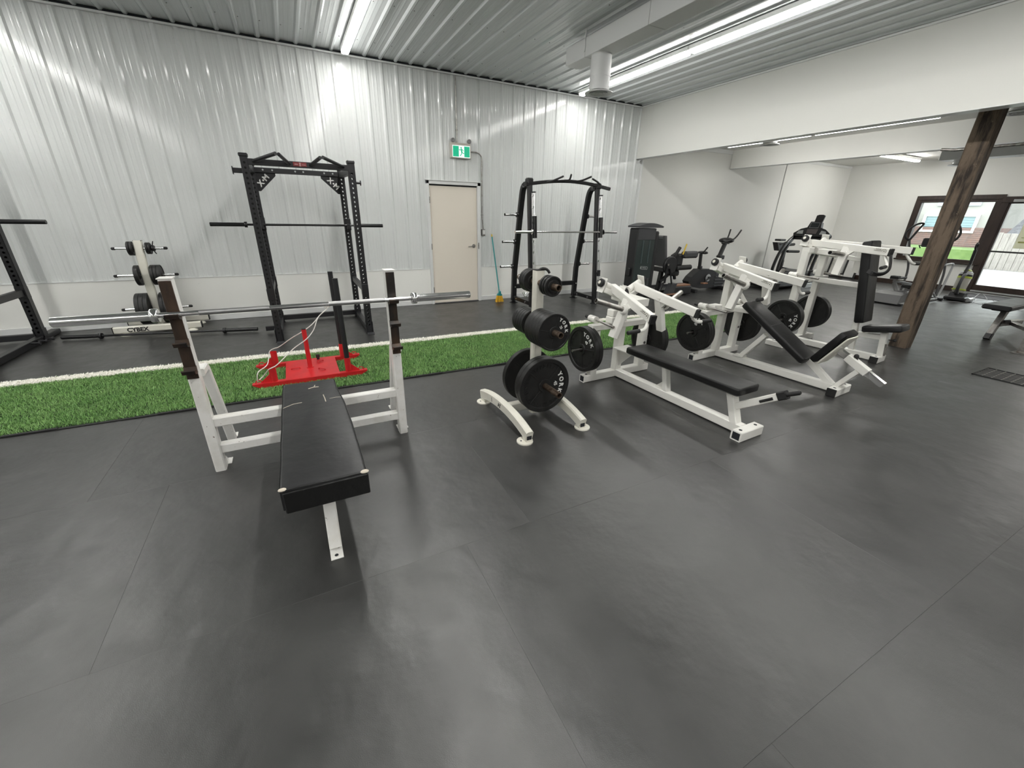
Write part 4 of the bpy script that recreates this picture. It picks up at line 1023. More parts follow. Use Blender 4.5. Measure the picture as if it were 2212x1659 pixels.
# ---------------------------------------------------------------- plate-loaded press machines
def lever_machine(t, v_rear, pz, arm_v, arm_z, hx, strut, horn, grip, col2=None, collar_z=.57, armhalf=.05):
    """t: machine root in its own frame (x across, y toward the wall, origin under the front foot)"""
    vr = v_rear
    rb_ = build('rear_base', MB().bar((-.45, vr, .038), (.45, vr, .038), .075, .075, ch=.006), m_white, t)
    for s in (-1, 1):
        if col2 is None: build('base_hollow', MB().hollow_end((s*.45, vr, .038), (s, 0, 0), .055, .055), m_darkgap, rb_)
        else: build('base_plug', MB().box((s*.45, vr-.036, .002), (s*.462, vr+.036, .074), .004), m_rubberblk, rb_)
        build('bolt_hole', MB().cyl((s*.40, vr, .0756), (s*.40, vr, .0764), .014, 14), m_darkgap, rb_)
    cxs = [0] if col2 is None else [-col2, col2]
    for x in cxs: build('column', MB().bar((x, vr, .07), (x, vr, pz-.10), .085, .075, up=(0, 1, 0), ch=.006), m_white, t)
    for s in (-1, 1):
        if col2 is None:
            sp_ = build('side_post', MB().bar((s*.335, vr, .07), (s*.335, vr, collar_z), .085, .075, up=(0, 1, 0), ch=.006), m_white, t)
            build('bolt', MB().cyl((s*.335, vr-.038, .33), (s*.335, vr-.046, .33), .014, 12), m_steel, sp_)
        px0 = .375 if col2 is None else col2+.04
        build('storage_peg', MB().cyl((s*px0, vr, .355), (s*(px0+.23), vr, .355), .0125, 14), m_steel, t)
    build('stop_crossbar', MB().bar((-.42, vr-.02, collar_z), (.42, vr-.02, collar_z), .075, .06, ch=.006), m_white, t)
    for s in (-1, 1):
        bx_ = s*.335
        sk = build('bumper', MB().lathe([(.001, 0), (.030, 0), (.034, .006), (.034, .05), (.030, .053), (.030, .058), (.034, .061), (.034, .10), (.001, .10)], (bx_, vr+.10, collar_z+.065), (0, -1, 0), 20, closed=False), m_white, t)
        build('bumper_tip', MB().cyl((bx_, vr+.10, collar_z+.065), (bx_, vr+.16, collar_z+.07), .015, 14), m_rubberblk, sk)
        build('bumper_rod', MB().cyl((bx_, vr, collar_z+.065), (bx_, vr-.25, collar_z+.05), .012, 12), m_steel, sk)
    hd_ = build('pivot_head', MB().bar((0, vr+.10, pz-.10), (0, vr-.25, pz-.115), .16, .07, ch=.006), m_white, t)
    for s in (-1, 1):
        a = V((s*.035, vr+.02, pz-.045)); b = V((s*.255, vr+.05, pz+.04)); d = (b-a).normalized()
        br_ = build('pivot_bracket', MB().bar(a-V((0, 0, .055)), b-V((0, 0, .055)), .09, .05, up=(0, 0, 1), ch=.004), m_white, t)
        for q in (a, b):
            n_ = V((0, 0, 1))-d*d.z; n_.normalize()
            build('bracket_plate', MB().bar(q-n_*.085, q+n_*.055, .008, .085, up=(0, 1, 0), ch=.002), m_white, br_)
            bb = build('bearing', MB().lathe([(.012, -.020), (.030, -.020), (.040, -.012), (.040, .012), (.030, .020), (.012, .020)], q+d*.022*(1 if q is b else -1), d, 24), m_rubberblk, br_)
            build('pivot_cap', MB().lathe([(.001, .026), (.016, .024), (.019, .016), (.019, -.016), (.016, -.024), (.001, -.026)], q+d*.022*(1 if q is b else -1), d, 16, closed=False), m_cream, bb)
        m0 = (a+b)/2
        e = V((s*hx, arm_v, arm_z)); s0 = V((m0.x, m0.y-.01, m0.z))
        ad = (e-s0).normalized()
        am = build('lever_arm', MB().bar(s0-ad*.0, e-ad*.012, .052, .078, ch=.005).tube([a+d*.03, b-d*.03], .030, 18), m_white, t)
        build('arm_cap', MB().bar(e-ad*.013, e+ad*.010, .054, .080, ch=.006), m_rubberblk, am)
        sx_, su_ = frame_for(ad); side = V((-1, 0, 0))
        lo = V((s*strut[0], strut[1], strut[2])); f = (lo.y-s0.y)/(e.y-s0.y); f = max(.25, min(.7, f+.02)); top = s0+(e-s0)*f
        build('strut', MB().bar(top-V((0, 0, .0)), lo, .060, .078, up=(0, 1, 0), ch=.005), m_white, am)
        g0 = top+ad*.11-V((0, 0, .02)); g1 = top+(lo-top)*.32; g2 = top
        pl = MB(); w3 = V((.024, 0, 0))
        pl.add([g0-w3, g1-w3-V((0, .03, 0)), g2-w3, g0+w3, g1+w3-V((0, .03, 0)), g2+w3], [(0, 1, 2), (5, 4, 3), (0, 3, 4, 1), (1, 4, 5, 2), (2, 5, 3, 0)])
        build('gusset', pl, m_white, am)
        hr = V((s*horn[0], horn[1], horn[2])); ht = V((s*horn[3], horn[4], horn[5])); hdv = (ht-hr).normalized()
        L = (ht-hr).length
        hn = build('weight_horn', MB().lathe([(.024, -.03), (.024, L), (.019, L), (.019, L-.05), (.001, L-.05)], hr, hdv, 24, closed=False), m_steel, am)
        build('horn_collar', MB().lathe([(.024, -.02), (.046, -.02), (.046, .004), (.040, .012), (.024, .012)], hr, hdv, 24), m_white, hn)
        build('horn_hollow', MB().cyl(ht-hdv*.048, ht-hdv*.052, .0188, 16), m_darkgap, hn)
        el = V((s*grip[0], grip[1], grip[2])); tp = V((s*grip[3], grip[4], grip[5])); st = e-ad*.06-V((0, 0, .03))
        gd = (tp-el).normalized()
        build('handle', MB().tube(smooth_path([st, st+(el-st)*.75, el+gd*.035, el+gd*.09], 5), .0155, 14), m_white, am)
        build('grip', MB().tube([el+gd*.075, tp-gd*.006, tp], [.0185, .0185, .013], 14), m_rubberblk, am)
        # maker mark on the outer face of the left arm
        if s < 0:
            mk = MB(); o_ = e-ad*.115+V((-.0285, 0, .004)); axx = ad; ayy = (V((0, 0, 1))-ad*ad.z).normalized()
            nrm = axx.cross(ayy)
            if nrm.x > 0: axx = -axx
            write(mk, 'Lever', .024, o_-axx*.005+ayy*.012, axx, ayy, .0003, .01)
            mk.bar(o_-axx*.05+ayy*.004, o_+axx*.03+ayy*.004, .0006, .004, up=ayy, ch=.0001)
            mk.tube([o_+axx*(.052+.021*math.cos(q))+ayy*(.004+.021*math.sin(q)) for q in [PI-k*.33 for k in range(13)]], .0018, 5)
            mk.ball(o_+axx*.052+ayy*.004, .006, 4)
            build('maker_mark', mk, m_sticker, am)
    return t
def foot_bar(t, v, half, plug):
    f = build('front_foot', MB().bar((-half, v, .040), (half, v, .040), .085, .080, ch=.006), m_white, t)
    for s in (-1, 1):
        if plug: build('foot_plug', MB().box((s*half, v-.041, .001), (s*(half+.012), v+.041, .079), .005), m_rubberblk, f)
        else: build('foot_hollow', MB().hollow_end((s*half, v, .040), (s, 0, 0), .060, .058), m_darkgap, f)
        build('bolt_hole', MB().lathe([(.001, .0), (.013, .0), (.013, .001), (.001, .001)], (s*(half-.045), v, .0802), (0, 0, 1), 14, closed=False), m_darkgap, f)
def slab(m, c0, c1, w, th, nrm, rr=.016):
    """padded board from c0 to c1 (centre line of its top face), width w along x, thickness th against nrm"""
    c0, c1, nrm = V(c0), V(c1), V(nrm); d = (c1-c0); L = d.length; d.normalize(); x = d.cross(nrm).normalized(); nn = x.cross(d).normalized()
    tmp = MB(); k = max(2, int(L/.08)); ol = [(-w/2+.02, 0), (w/2-.02, 0)]
    ol = [(-w/2+.03, 0), (w/2-.03, 0), (w/2-.008, .008), (w/2, .03)]+[(w/2, .03+(L-.06)*i/k) for i in range(1, k+1)]+[(w/2-.008, L-.008), (w/2-.03, L), (-w/2+.03, L), (-w/2+.008, L-.008), (-w/2, L-.03)]+[(-w/2, L-.03-(L-.06)*i/k) for i in range(1, k+1)]+[(-w/2+.008, .008)]
    pad_solid(tmp, ol, -th, 0, rr)
    b = len(m.v)
    m.v += [c0+x*p.x+d*p.y+nn*p.z for p in tmp.v]; m.f += [tuple(i+b for i in f) for f in tmp.f]; m.sm += tmp.sm; m.mi += tmp.mi
    return m
# flat chest press
M1 = thing('chest_press_machine', 'white plate-loaded chest press with long flat black bench', 'press machine', (2.94, 1.65, 0), None, .040, True)
lever_machine(M1, 1.49, .935, .84, .775, .285, (.325, 1.25, .52), (.275, 1.205, .79, .555, 1.27, .880), (.325, .87, .685, .535, .865, .682))
build('stop_block', MB().box((-.21, 1.40, .60), (-.05, 1.50, .665), .006).box((-.205, 1.405, .667), (-.055, 1.495, .735), .006), m_white, M1)
build('main_rail', MB().bar((0, .04, .045), (0, 1.46, .045), .075, .075, ch=.006), m_white, M1)
foot_bar(M1, 0, .140, False)
build('front_post', MB().bar((0, .10, .06), (0, .20, .335), .075, .06, up=(0, 1, 0), ch=.006), m_white, M1)
build('middle_post', MB().bar((0, .80, .075), (0, .86, .335), .065, .05, up=(0, 1, 0), ch=.006).prism([(0, 0), (.10, 0), (0, .09)], (.0, .84, .08), (0, 1, 0), (0, 0, 1), .008), m_white, M1)
build('pad_bracket', MB().box((-.10, 1.17, .322), (.10, 1.46, .334), .002).prism([(0, 0), (.20, 0), (.20, -.20)], (-.004, 1.25, .322), (0, 1, 0), (0, 0, 1), .008), m_white, M1)
build('pad', slab(MB(), (0, .06, .400), (0, 1.25, .400), .275, .064, (0, 0, 1)), m_vinyl3, M1)
lv = build('release_lever', MB().bar((0, .16, .19), (0, -.165, .415), .042, .055, ch=.005), m_white, M1)
build('lever_slot', MB().tube([(-.0225, -.045, .325), (-.0225, -.125, .382)], .011, 10), m_rubberblk, lv)
build('lever_socket', MB().bar((0, -.150, .405), (0, -.200, .438), .052, .062, ch=.008), m_rubberblk, lv)
build('lever_grip', MB().tube([(0, -.19, .432), (0, -.27, .480), (0, -.278, .484)], [.016, .016, .010], 14), m_rubberblk, lv)
# incline press
M2 = thing('incline_press_machine', 'white plate-loaded incline press with sloping black back pad and seat', 'press machine', (4.59, 1.82, 0), None, .068, True)
lever_machine(M2, 1.36, 1.08, .69, .955, .285, (.36, 1.08, .665), (.28, 1.01, .93, .575, 1.09, 1.035), (.335, .735, .835, .51, .725, .84))
build('stop_block', MB().box((-.30, 1.28, .60), (-.16, 1.38, .66), .006), m_white, M2)
build('main_rail', MB().bar((0, .04, .045), (0, 1.33, .045), .075, .075, ch=.006), m_white, M2)
foot_bar(M2, 0, .150, True)
build('rear_strut', MB().bar((0, 1.04, .06), (0, .80, .40), .06, .05, up=(0, 1, 1), ch=.005).box((-.05, .98, .08), (.05, 1.10, .095), .002), m_white, M2)
build('head_bracket', MB().bar((0, 1.33, .60), (0, 1.02, .62), .10, .05, ch=.005).bar((-.06, 1.30, .95), (.08, 1.12, .64), .04, .04, ch=.004), m_white, M2)
build('front_brace', MB().bar((0, .06, .06), (0, .34, .26), .06, .06, ch=.005), m_white, M2)
build('seat_brace', MB().bar((0, .03, .07), (0, -.10, .27), .085, .045, up=(0, 1, 1), ch=.005), m_white, M2)
build('back_pad', slab(MB(), (0, .305, .275), (0, 1.05, .735), .275, .068, (0, -.52, .85)), m_vinyl3, M2)
build('pad_seam', MB().tube([(-.134, .72, .5318), (0, .72, .5335), (.134, .72, .5318)], .003, 6), m_vinyl2, M2)
build('back_spine', MB().bar((0, .37, .215), (0, 1.06, .640), .06, .05, up=(0, -.5, .85), ch=.005), m_white, M2)
build('seat_pad', slab(MB(), (0, .285, .30), (0, .085, .625), .28, .065, (0, .85, .52)), m_vinyl3, M2)
build('seat_board', slab(MB(), (0, .215, .27), (0, .03, .570), .24, .014, (0, .85, .52), .003), m_cream, M2)
st_ = build('seat_slide', MB().bar((0, .14, .44), (0, -.31, .20), .048, .055, up=(0, .4, 1), ch=.003), m_chrome, M2)
hb = MB()
for i in range(11):
    q = V((0, .10, .4187))+(V((0, -.31, .20))-V((0, .14, .44))).normalized()*(.03*i); q += V((0, .0132, .0248)); hb.ball(q, .006, 4, (1, 1, .3))
o = build('slide_holes', hb, m_darkgap, st_); o['kind'] = 'stuff'
build('slide_sleeve', MB().bar((0, .02, .376), (0, -.17, .275), .066, .072, up=(0, .4, 1), ch=.005), m_white, M2)
build('lock_knob', MB().cyl((0, -.07, .345), (0, -.052, .390), .008, 10).ball((0, -.046, .402), .021, 8), m_rubberblk, M2)
# seated shoulder press
M3 = thing('shoulder_press_machine', 'white plate-loaded shoulder press with upright black back pad beside the timber post', 'press machine', (6.16, 2.17, 0), None, .085, True)
lever_machine(M3, .99, 1.325, .13, 1.275, .335, (.29, .60, .98), (.27, .585, 1.215, .60, .60, 1.245), (.36, .11, 1.135, .57, .10, 1.125), col2=.265, collar_z=.865)
build('main_rail', MB().bar((0, .04, .045), (0, .96, .045), .075, .075, ch=.006), m_white, M3)
foot_bar(M3, 0, .115, True)
for x, a, b in ((-.445, 1.09, .87), (.445, 1.06, .92)): build('side_foot', MB().bar((x, a, .036), (x, b, .036), .085, .07, ch=.006), m_white, M3)
build('pivot_beam', MB().bar((-.30, .99, 1.235), (.30, .99, 1.235), .085, .07, ch=.006), m_white, M3)
build('back_post', MB().bar((0, .28, .07), (0, .42, 1.20), .055, .055, up=(0, 1, 0), ch=.005), m_white, M3)
build('back_tie', MB().bar((0, .40, .86), (0, .97, .87), .06, .06, ch=.005).bar((0, .42, 1.15), (0, .97, 1.20), .05, .05, ch=.005), m_white, M3)
build('back_pad', slab(MB(), (0, .215, .445), (0, .395, 1.385), .29, .095, (0, -1, .19), .02), m_vinyl3, M3)
build('pad_seam', MB().tube([(-.142, .3225, 1.005), (0, .3215, 1.005), (.142, .3225, 1.005)], .003, 6), m_vinyl2, M3)
build('seat_pad', slab(MB(), (0, .225, .408), (0, -.145, .492), .275, .075, (0, .2, 1), .02), m_vinyl3, M3)
sp_ = build('seat_post', MB().bar((0, -.02, .06), (0, .02, .36), .055, .065, up=(0, 1, 0), ch=.005).bar((0, .27, .285), (0, .02, .30), .05, .06, ch=.005), m_white, M3)
build('seat_slide', MB().bar((0, -.035, .09), (0, -.022, .235), .05, .05, up=(0, 1, 0), ch=.003), m_steel, sp_)
build('lock_knob', MB().cyl((0, -.04, .285), (0, -.075, .290), .006, 10).ball((0, -.095, .292), .019, 8), m_rubberblk, sp_)
for s in (-1,):
    build('arm_strap', MB().pbar(smooth_path([(s*.335, .125, 1.25), (s*.345, .10, 1.17), (s*.36, .09, 1.10), (s*.385, .12, 1.055), (s*.42, .18, 1.045), (s*.44, .25, 1.07)], 4), .05, .018, up=(0, 1, .3), ch=.004), m_rubberblk, M3)
def xf(t, p):
    return V(t.location)+M.Rotation(t.rotation_euler.z, 3, 'Z') @ V(p)
gP = 'big plates stored on the press machines'
for t, vr, px0, z, nm, spin in ((M1, 1.49, .40, .355, 'flat chest press', -.62), (M2, 1.36, .42, .355, 'incline press', -.15), (M3, .99, .335, .39, 'shoulder press', -1.75)):
    R3 = M.Rotation(t.rotation_euler.z, 3, 'Z')
    for s, side in ((-1, 'left'), (1, 'right')):
        n_ = 2
        for i in range(n_):
            pos = xf(t, (s*(px0+.024+.047*i), vr, z))
            outer = i == n_-1
            plate(ME45 if (outer and s < 0) or t is M3 and s < 0 else [ME45[0]], pos, R3 @ V((s, 0, 0)), spin,
                  f'{"lettered outer" if outer and s < 0 else "outer" if outer else "inner"} big plate on the {side} storage peg of the {nm} machine', gP)

# ---------------------------------------------------------------- leg extension machine
LE = thing('leg_extension_machine', 'black leg extension machine with smoked weight tower by the corner', 'leg machine', (6.7, 6.5, 0))
tx0, tx1, ty0, ty1 = 6.03, 6.60, 6.40, 6.66
tw = build('tower_shell', MB().box((tx0, ty0+.012, .04), (tx1-.09, ty1, 1.385), .02).box((tx1-.10, ty0, .03), (tx1, ty1, 1.33), .03).box((tx0-.02, ty0+.05, .0), (tx1+.03, ty1+.02, .05), .01), m_darkpl, LE)
build('upper_panel', MB().box((tx0+.02, ty0+.002, 1.17), (tx1-.105, ty0+.016, 1.38), .005), m_charcoal, tw)
build('smoked_panel', MB().box((tx0+.01, ty0+.002, .12), (tx1-.105, ty0+.014, 1.168), .004), m_smoke, tw)
for x in (6.19, 6.36): build('guide_rod', MB().cyl((x, ty0-.0005, .72), (x, ty0-.0005, 1.16), .012, 10), mat('rod_behind_smoke', (.05, .07, .07), .3), tw)
capv = [(-.32, 0)]+[(-.32+.64*i/12, .030+.055*math.sin(PI*i/12)) for i in range(13)]+[(.32, 0)]
build('tower_cap', MB().prism(capv, (6.335, ty0-.02, 1.395), (1, 0, 0), (0, 0, 1), -.32), m_charcoal, tw)
lg_ = MB(); yb_ = ty0-.0008
for a, b in (((6.19, .628), (6.385, .602)),):
    lg_.tube([(6.20, yb_, .665), (6.38, yb_, .648), (6.39, yb_, .64), (6.385, yb_, .605), (6.375, yb_, .598), (6.205, yb_, .615), (6.197, yb_, .624)], .0035, 6, closed=True)
    lg_.bar((6.215, yb_, .652), (6.218, yb_, .626), .003, .02, up=(1, 0, 0), ch=.0005).bar((6.25, yb_, .638), (6.36, yb_, .626), .002, .012, ch=.0005)
build('maker_mark', lg_, m_silverpl, tw)
build('warning_label', MB().box((6.13, ty0-.001, .33), (6.155, ty0+.004, .47)), m_charcoal, tw)
build('warning_label', MB().box((6.42, ty0-.001, .27), (6.46, ty0+.004, .42)), m_charcoal, tw)
build('side_knob', MB().box((5.985, ty0+.08, .47), (6.035, ty0+.16, .63), .02), m_darkpl, tw)
bh_ = build('placard_arm', MB().box((tx1-.01, 6.50, 1.15), (tx1+.05, 6.58, 1.30), .01).box((tx1+.03, 6.47, 1.17), (tx1+.19, 6.56, 1.24), .012), m_darkpl, LE)
build('placard', MB().prism([(0, 0), (.11, .0), (.11, .04), (0, .045)], (tx1+.055, 6.468, 1.182), (1, 0, 0), (0, 0, 1), .003), m_charcoal, bh_)
build('back_pad', MB().prism([(0, 0), (.07, 0), (-.07, .62), (-.13, .62)], (6.98, 6.50, .62), (1, 0, 0), (0, 0, 1), -.36), m_greyvinyl, LE)
build('seat_pad', MB().box((6.98, 6.48, .50), (7.42, 6.88, .59), .03), m_vinyl, LE)
fr_ = MB().bar((6.75, 6.68, .06), (7.75, 6.68, .06), .08, .07).bar((6.62, 6.5, .06), (6.62, 7.1, .06), .08, .07).bar((7.05, 6.68, .06), (7.10, 6.68, .52), .08, .08, up=(0, 1, 0)).bar((6.95, 6.55, .30), (7.35, 6.60, .52), .06, .06).bar((7.7, 6.4, .05), (7.7, 6.95, .05), .06, .06)
build('frame', fr_, m_darkpl, LE)
cm = build('cam_wheel', MB().lathe([(.001, .0), (.17, .0), (.185, .012), (.185, .05), (.17, .062), (.001, .062)], (7.03, 6.38, .655), (0, 1, 0), 40, closed=False), m_darkpl, LE)
build('cam_lever', MB().bar((6.92, 6.365, .70), (6.90, 6.365, .30), .05, .03, up=(0, 1, 0), ch=.01).bar((7.00, 6.365, .60), (7.12, 6.37, .28), .03, .03, up=(0, 1, 0), ch=.008), m_blackgloss, cm)
build('pivot_bolt', MB().cyl((6.905, 6.35, .68), (6.905, 6.335, .68), .022, 14), m_steel, cm)
build('swing_arm', MB().bar((7.18, 6.45, .62), (7.28, 6.45, .36), .05, .06, up=(0, 1, 0), ch=.01).tube([(6.93, 6.43, .30), (6.86, 6.43, .12), (6.72, 6.43, .06)], .028, 10), m_blackgloss, LE)
build('ankle_roller', MB().tube([(7.24, 6.50, .59), (7.27, 6.42, .595), (7.66, 6.42, .60), (7.675, 6.42, .60)], [.03, .052, .052, .035], 18), m_rubberblk, LE)
build('thigh_roller', MB().box((7.40, 6.36, .79), (7.80, 6.52, .93), .05), m_charcoal, LE)
build('side_handle', MB().tube([(7.16, 6.46, .80), (7.24, 6.46, .92), (7.30, 6.46, 1.01)], .034, 14).tube([(7.20, 6.55, .80), (7.10, 6.46, .84), (7.22, 6.46, .90)], .03, 10), m_rubberblk, LE)
build('range_lever', MB().bar((7.37, 6.42, .87), (7.44, 6.42, 1.08), .012, .035, up=(1, 0, -.3), ch=.003), m_yellow2, LE)
build('upper_housing', MB().box((7.25, 6.44, .62), (7.46, 6.60, .88), .04).box((7.18, 6.42, .42), (7.38, 6.64, .54), .03), m_darkpl, LE)
build('foot_tread', MB().box((7.28, 6.38, .205), (7.73, 6.56, .235), .006).box((6.72, 6.28, .052), (7.38, 6.36, .075), .006), m_copper, LE)
build('tread_base', MB().box((7.20, 6.36, .02), (7.76, 6.60, .205), .02), m_darkpl, LE)
build('base_cover', MB().prism([(0, 0), (.20, 0), (.26, .22), (.12, .22)], (7.0, 6.34, .06), (1, 0, 0), (0, 0, 1), -.12), m_charcoal, LE)

# ---------------------------------------------------------------- exercise bikes, treadmill
BK = thing('exercise_bike', 'black upright exercise bike against the white wall, handlebar toward the window', 'exercise bike', (8.65, 6.75, 0))
sh = [(7.98, .24), (8.06, .34), (8.28, .50), (8.50, .50), (8.76, .485), (9.0, .42), (9.16, .30), (9.2, .12), (9.0, .06), (8.4, .06), (8.05, .14)]
fr_ = build('shroud', MB().prism(sh, (0, 6.66, 0), (1, 0, 0), (0, 0, 1), -.18), m_darkpl, BK)
cr = build('crank_disc', MB().lathe([(.001, 0), (.075, 0), (.085, -.012), (.001, -.02)], (8.60, 6.655, .30), (0, 1, 0), 28, closed=False), m_silverpl, fr_)
build('crank_hub', MB().cyl((8.60, 6.63, .30), (8.60, 6.60, .30), .035, 16).bar((8.60, 6.61, .30), (8.44, 6.60, .22), .02, .03), m_darkpl, cr)
build('pedal', MB().box((8.30, 6.50, .185), (8.45, 6.59, .215), .01), m_copper, fr_)
for i in range(5): build('vent_rib', MB().bar((8.86, 6.655, .10+.07*i), (9.16, 6.655, .09+.07*i), .012, .03, ch=.003), m_charcoal, fr_)
build('seat_post', MB().bar((8.38, 6.75, .44), (8.335, 6.75, .83), .05, .07, up=(0, 1, 0), ch=.01).bar((8.395, 6.75, .42), (8.38, 6.75, .56), .075, .09, up=(0, 1, 0), ch=.01).bar((8.33, 6.70, .50), (8.32, 6.66, .515), .02, .02), m_darkpl, BK)
se = MB(); se.ball((8.38, 6.75, .865), .10, 8, (1.15, 1.15, .34)); se.ball((8.46, 6.75, .85), .08, 8, (1.2, .6, .34))
build('saddle', se, m_vinyl, BK)
build('seat_grip', MB().tube([(8.25, 6.66, .86), (8.27, 6.62, .90), (8.33, 6.60, .99)], .016, 10), m_rubberblk, BK)
build('mast', MB().bar((8.86, 6.75, .46), (9.10, 6.75, 1.08), .07, .085, up=(0, 1, 0), ch=.012).box((8.94, 6.69, .70), (9.10, 6.81, .79), .012), m_darkpl, BK)
cs = build('console', MB().ball((9.12, 6.75, 1.12), .16, 8, (1.25, .9, .42)), m_darkpl, BK)
hb_ = MB()
hb_.tube(smooth_path([(9.02, 6.60, 1.07), (8.78, 6.58, 1.07), (8.72, 6.52, 1.09), (8.95, 6.48, 1.15), (9.10, 6.50, 1.22), (9.22, 6.50, 1.36)], 5), .017, 10)
hb_.tube(smooth_path([(9.22, 6.90, 1.07), (9.38, 6.97, 1.12), (9.46, 6.98, 1.18), (9.50, 6.98, 1.36)], 5), .017, 10)
build('handlebar', hb_, m_rubberblk, BK)
build('front_foot', MB().bar((9.12, 6.48, .045), (9.12, 7.02, .045), .09, .08, ch=.03).cyl((9.18, 6.46, .05), (9.18, 6.50, .05), .045, 14), m_darkpl, BK)
build('rear_foot', MB().bar((8.10, 6.50, .04), (8.10, 7.0, .04), .08, .07, ch=.03), m_darkpl, BK)
build('bottle_cage', MB().box((8.86, 6.68, .56), (8.92, 6.72, .66), .005), m_darkpl, BK)

TM = thing('treadmill', 'black treadmill with curved uprights and winged console facing the weight machines', 'treadmill', (11.6, 6.45, 0))
build('deck', MB().box((10.15, 6.02, .06), (11.9, 6.90, .20), .03), m_darkpl, TM)
build('running_belt', MB().box((10.18, 6.14, .19), (11.6, 6.78, .206), .004), m_rubberblk, TM)
build('side_rail', MB().box((10.17, 6.03, .20), (11.7, 6.125, .222), .006).box((10.17, 6.795, .20), (11.7, 6.89, .222), .006), m_silverpl, TM)
build('motor_hood', MB().prism([(0, 0), (.62, 0), (.62, .16), (.42, .24), (.10, .20)], (11.55, 6.08, .14), (1, 0, 0), (0, 0, 1), -.74), m_charcoal, TM)
for y in (6.05, 6.88):
    for dx in (-.17, .06):
        build('curved_upright', MB().pbar(smooth_path([(11.58+dx, y, .12), (11.56+dx, y, .42), (11.66+dx*.8, y, .80), (11.86+dx*.4, y, 1.08), (12.06, y, 1.24)], 5), .06, .07, up=(1, 0, -.2), ch=.012), m_blackgloss, TM)
    build('arm_rail', MB().tube([(11.45, y, 1.0), (11.75, y, 1.06), (12.02, y, 1.16)], .022, 10), m_rubberblk, TM)
co = build('console', MB().prism([(-.42, -.02), (-.44, .04), (-.30, .15), (-.16, .19), (-.13, .33), (.13, .33), (.17, .19), (.30, .15), (.43, .06), (.44, -.04), (.38, -.13), (.30, -.02), (-.34, -.03)], (12.02, 6.46, 1.21), (0, -1, 0), (.35, 0, 1), .10), m_darkpl, TM)
build('screen', MB().prism([(-.10, .19), (.10, .19), (.10, .30), (-.10, .30)], (11.9235, 6.46, 1.2435), (0, -1, 0), (.35, 0, 1), .004), m_screen, co)
build('screen_bezel', MB().tube([V((11.9225, 6.46, 1.2435))+V((0, -1, 0))*a+V((.35, 0, 1))*b for a, b in ((-.105, .185), (.105, .185), (.105, .305), (-.105, .305))], .004, 6, closed=True), m_silverpl, co)
for s in (-1, 1): build('speaker_panel', MB().prism([(s*.20, .03), (s*.36, .03), (s*.33, .10), (s*.22, .12)][::s], (11.9225, 6.46, 1.2435), (0, -1, 0), (.35, 0, 1), .004), m_silverpl, co)
build('key_panel', MB().prism([(-.12, .04), (.12, .04), (.13, .15), (-.13, .15)], (11.9225, 6.46, 1.2435), (0, -1, 0), (.35, 0, 1), .004), mat('console_keys', (.10, .085, .085), .4), co)
build('tablet_rest', MB().prism([(-.095, .33), (.095, .33), (.10, .50), (.05, .52), (-.05, .52), (-.10, .50)], (12.05, 6.46, 1.21), (0, -1, 0), (.30, 0, 1), .03), m_darkpl, co)
build('tablet_slot', MB().prism([(-.05, .42), (.05, .42), (.05, .428), (-.05, .428)], (12.048, 6.46, 1.21), (0, -1, 0), (.30, 0, 1), .003), m_silverpl, co)
build('crossbar', MB().bar((12.0, 6.06, 1.16), (12.0, 6.88, 1.16), .06, .07, ch=.01), m_darkpl, TM)
build('base_frame', MB().box((11.3, 5.98, .0), (11.9, 6.06, .12), .01).box((11.3, 6.86, .0), (11.9, 6.94, .12), .01), m_silverpl, TM)

SP = thing('exercise_bike', 'dark exercise bike half hidden behind the treadmill, small tray on its post', 'exercise bike', (11.9, 7.1, 0))
build('post', MB().bar((12.12, 7.1, .05), (12.06, 7.1, .98), .08, .09, up=(0, 1, 0), ch=.015), m_darkpl, SP)
build('tray_console', MB().prism([(-.22, .06), (.12, .05), (.08, -.16), (-.06, -.16), (-.16, -.02)], (11.82, 7.05, .98), (1, 0, 0), (0, 0, 1), -.14).box((11.68, 7.04, 1.07), (11.94, 7.20, 1.12), .02), m_darkpl, SP)
build('grip_bar', MB().tube([(11.95, 7.02, .97), (12.28, 7.0, .985)], .035, 12).tube([(12.16, 7.06, .80), (12.62, 7.02, .79)], .035, 12), m_rubberblk, SP)
build('base', MB().box((11.7, 6.98, .0), (12.7, 7.22, .10), .02).prism([(0, 0), (.7, 0), (.55, .24), (.2, .3)], (11.95, 7.02, .08), (1, 0, 0), (0, 0, 1), -.16), m_charcoal, SP)

# ---------------------------------------------------------------- things by the window wall
EL = thing('elliptical_trainer', 'grey elliptical trainer with looped handles standing behind the timber post', 'elliptical', (11.8, 4.1, 0))
build('base_cover', MB().prism([(-.02, .03), (.05, .20), (.30, .24), (.8, .22), (1.25, .16), (1.40, .04)], (10.93, 3.86, 0), (1, 0, 0), (0, 0, 1), -.46), m_greypl, EL)
build('base_rail', MB().bar((10.98, 3.84, .03), (12.75, 3.84, .03), .04, .04, ch=.005).bar((10.98, 4.34, .03), (12.75, 4.34, .03), .04, .04, ch=.005), m_silverpl, EL)
build('wheel_cover', MB().cyl((11.35, 3.855, .13), (11.35, 3.845, .13), .12, 24), m_darkpl, EL)
build('stabilizer', MB().bar((12.7, 3.75, .03), (12.7, 4.45, .03), .07, .06, ch=.02).bar((11.0, 3.80, .02), (11.0, 4.40, .02), .07, .04, ch=.01), m_darkpl, EL)
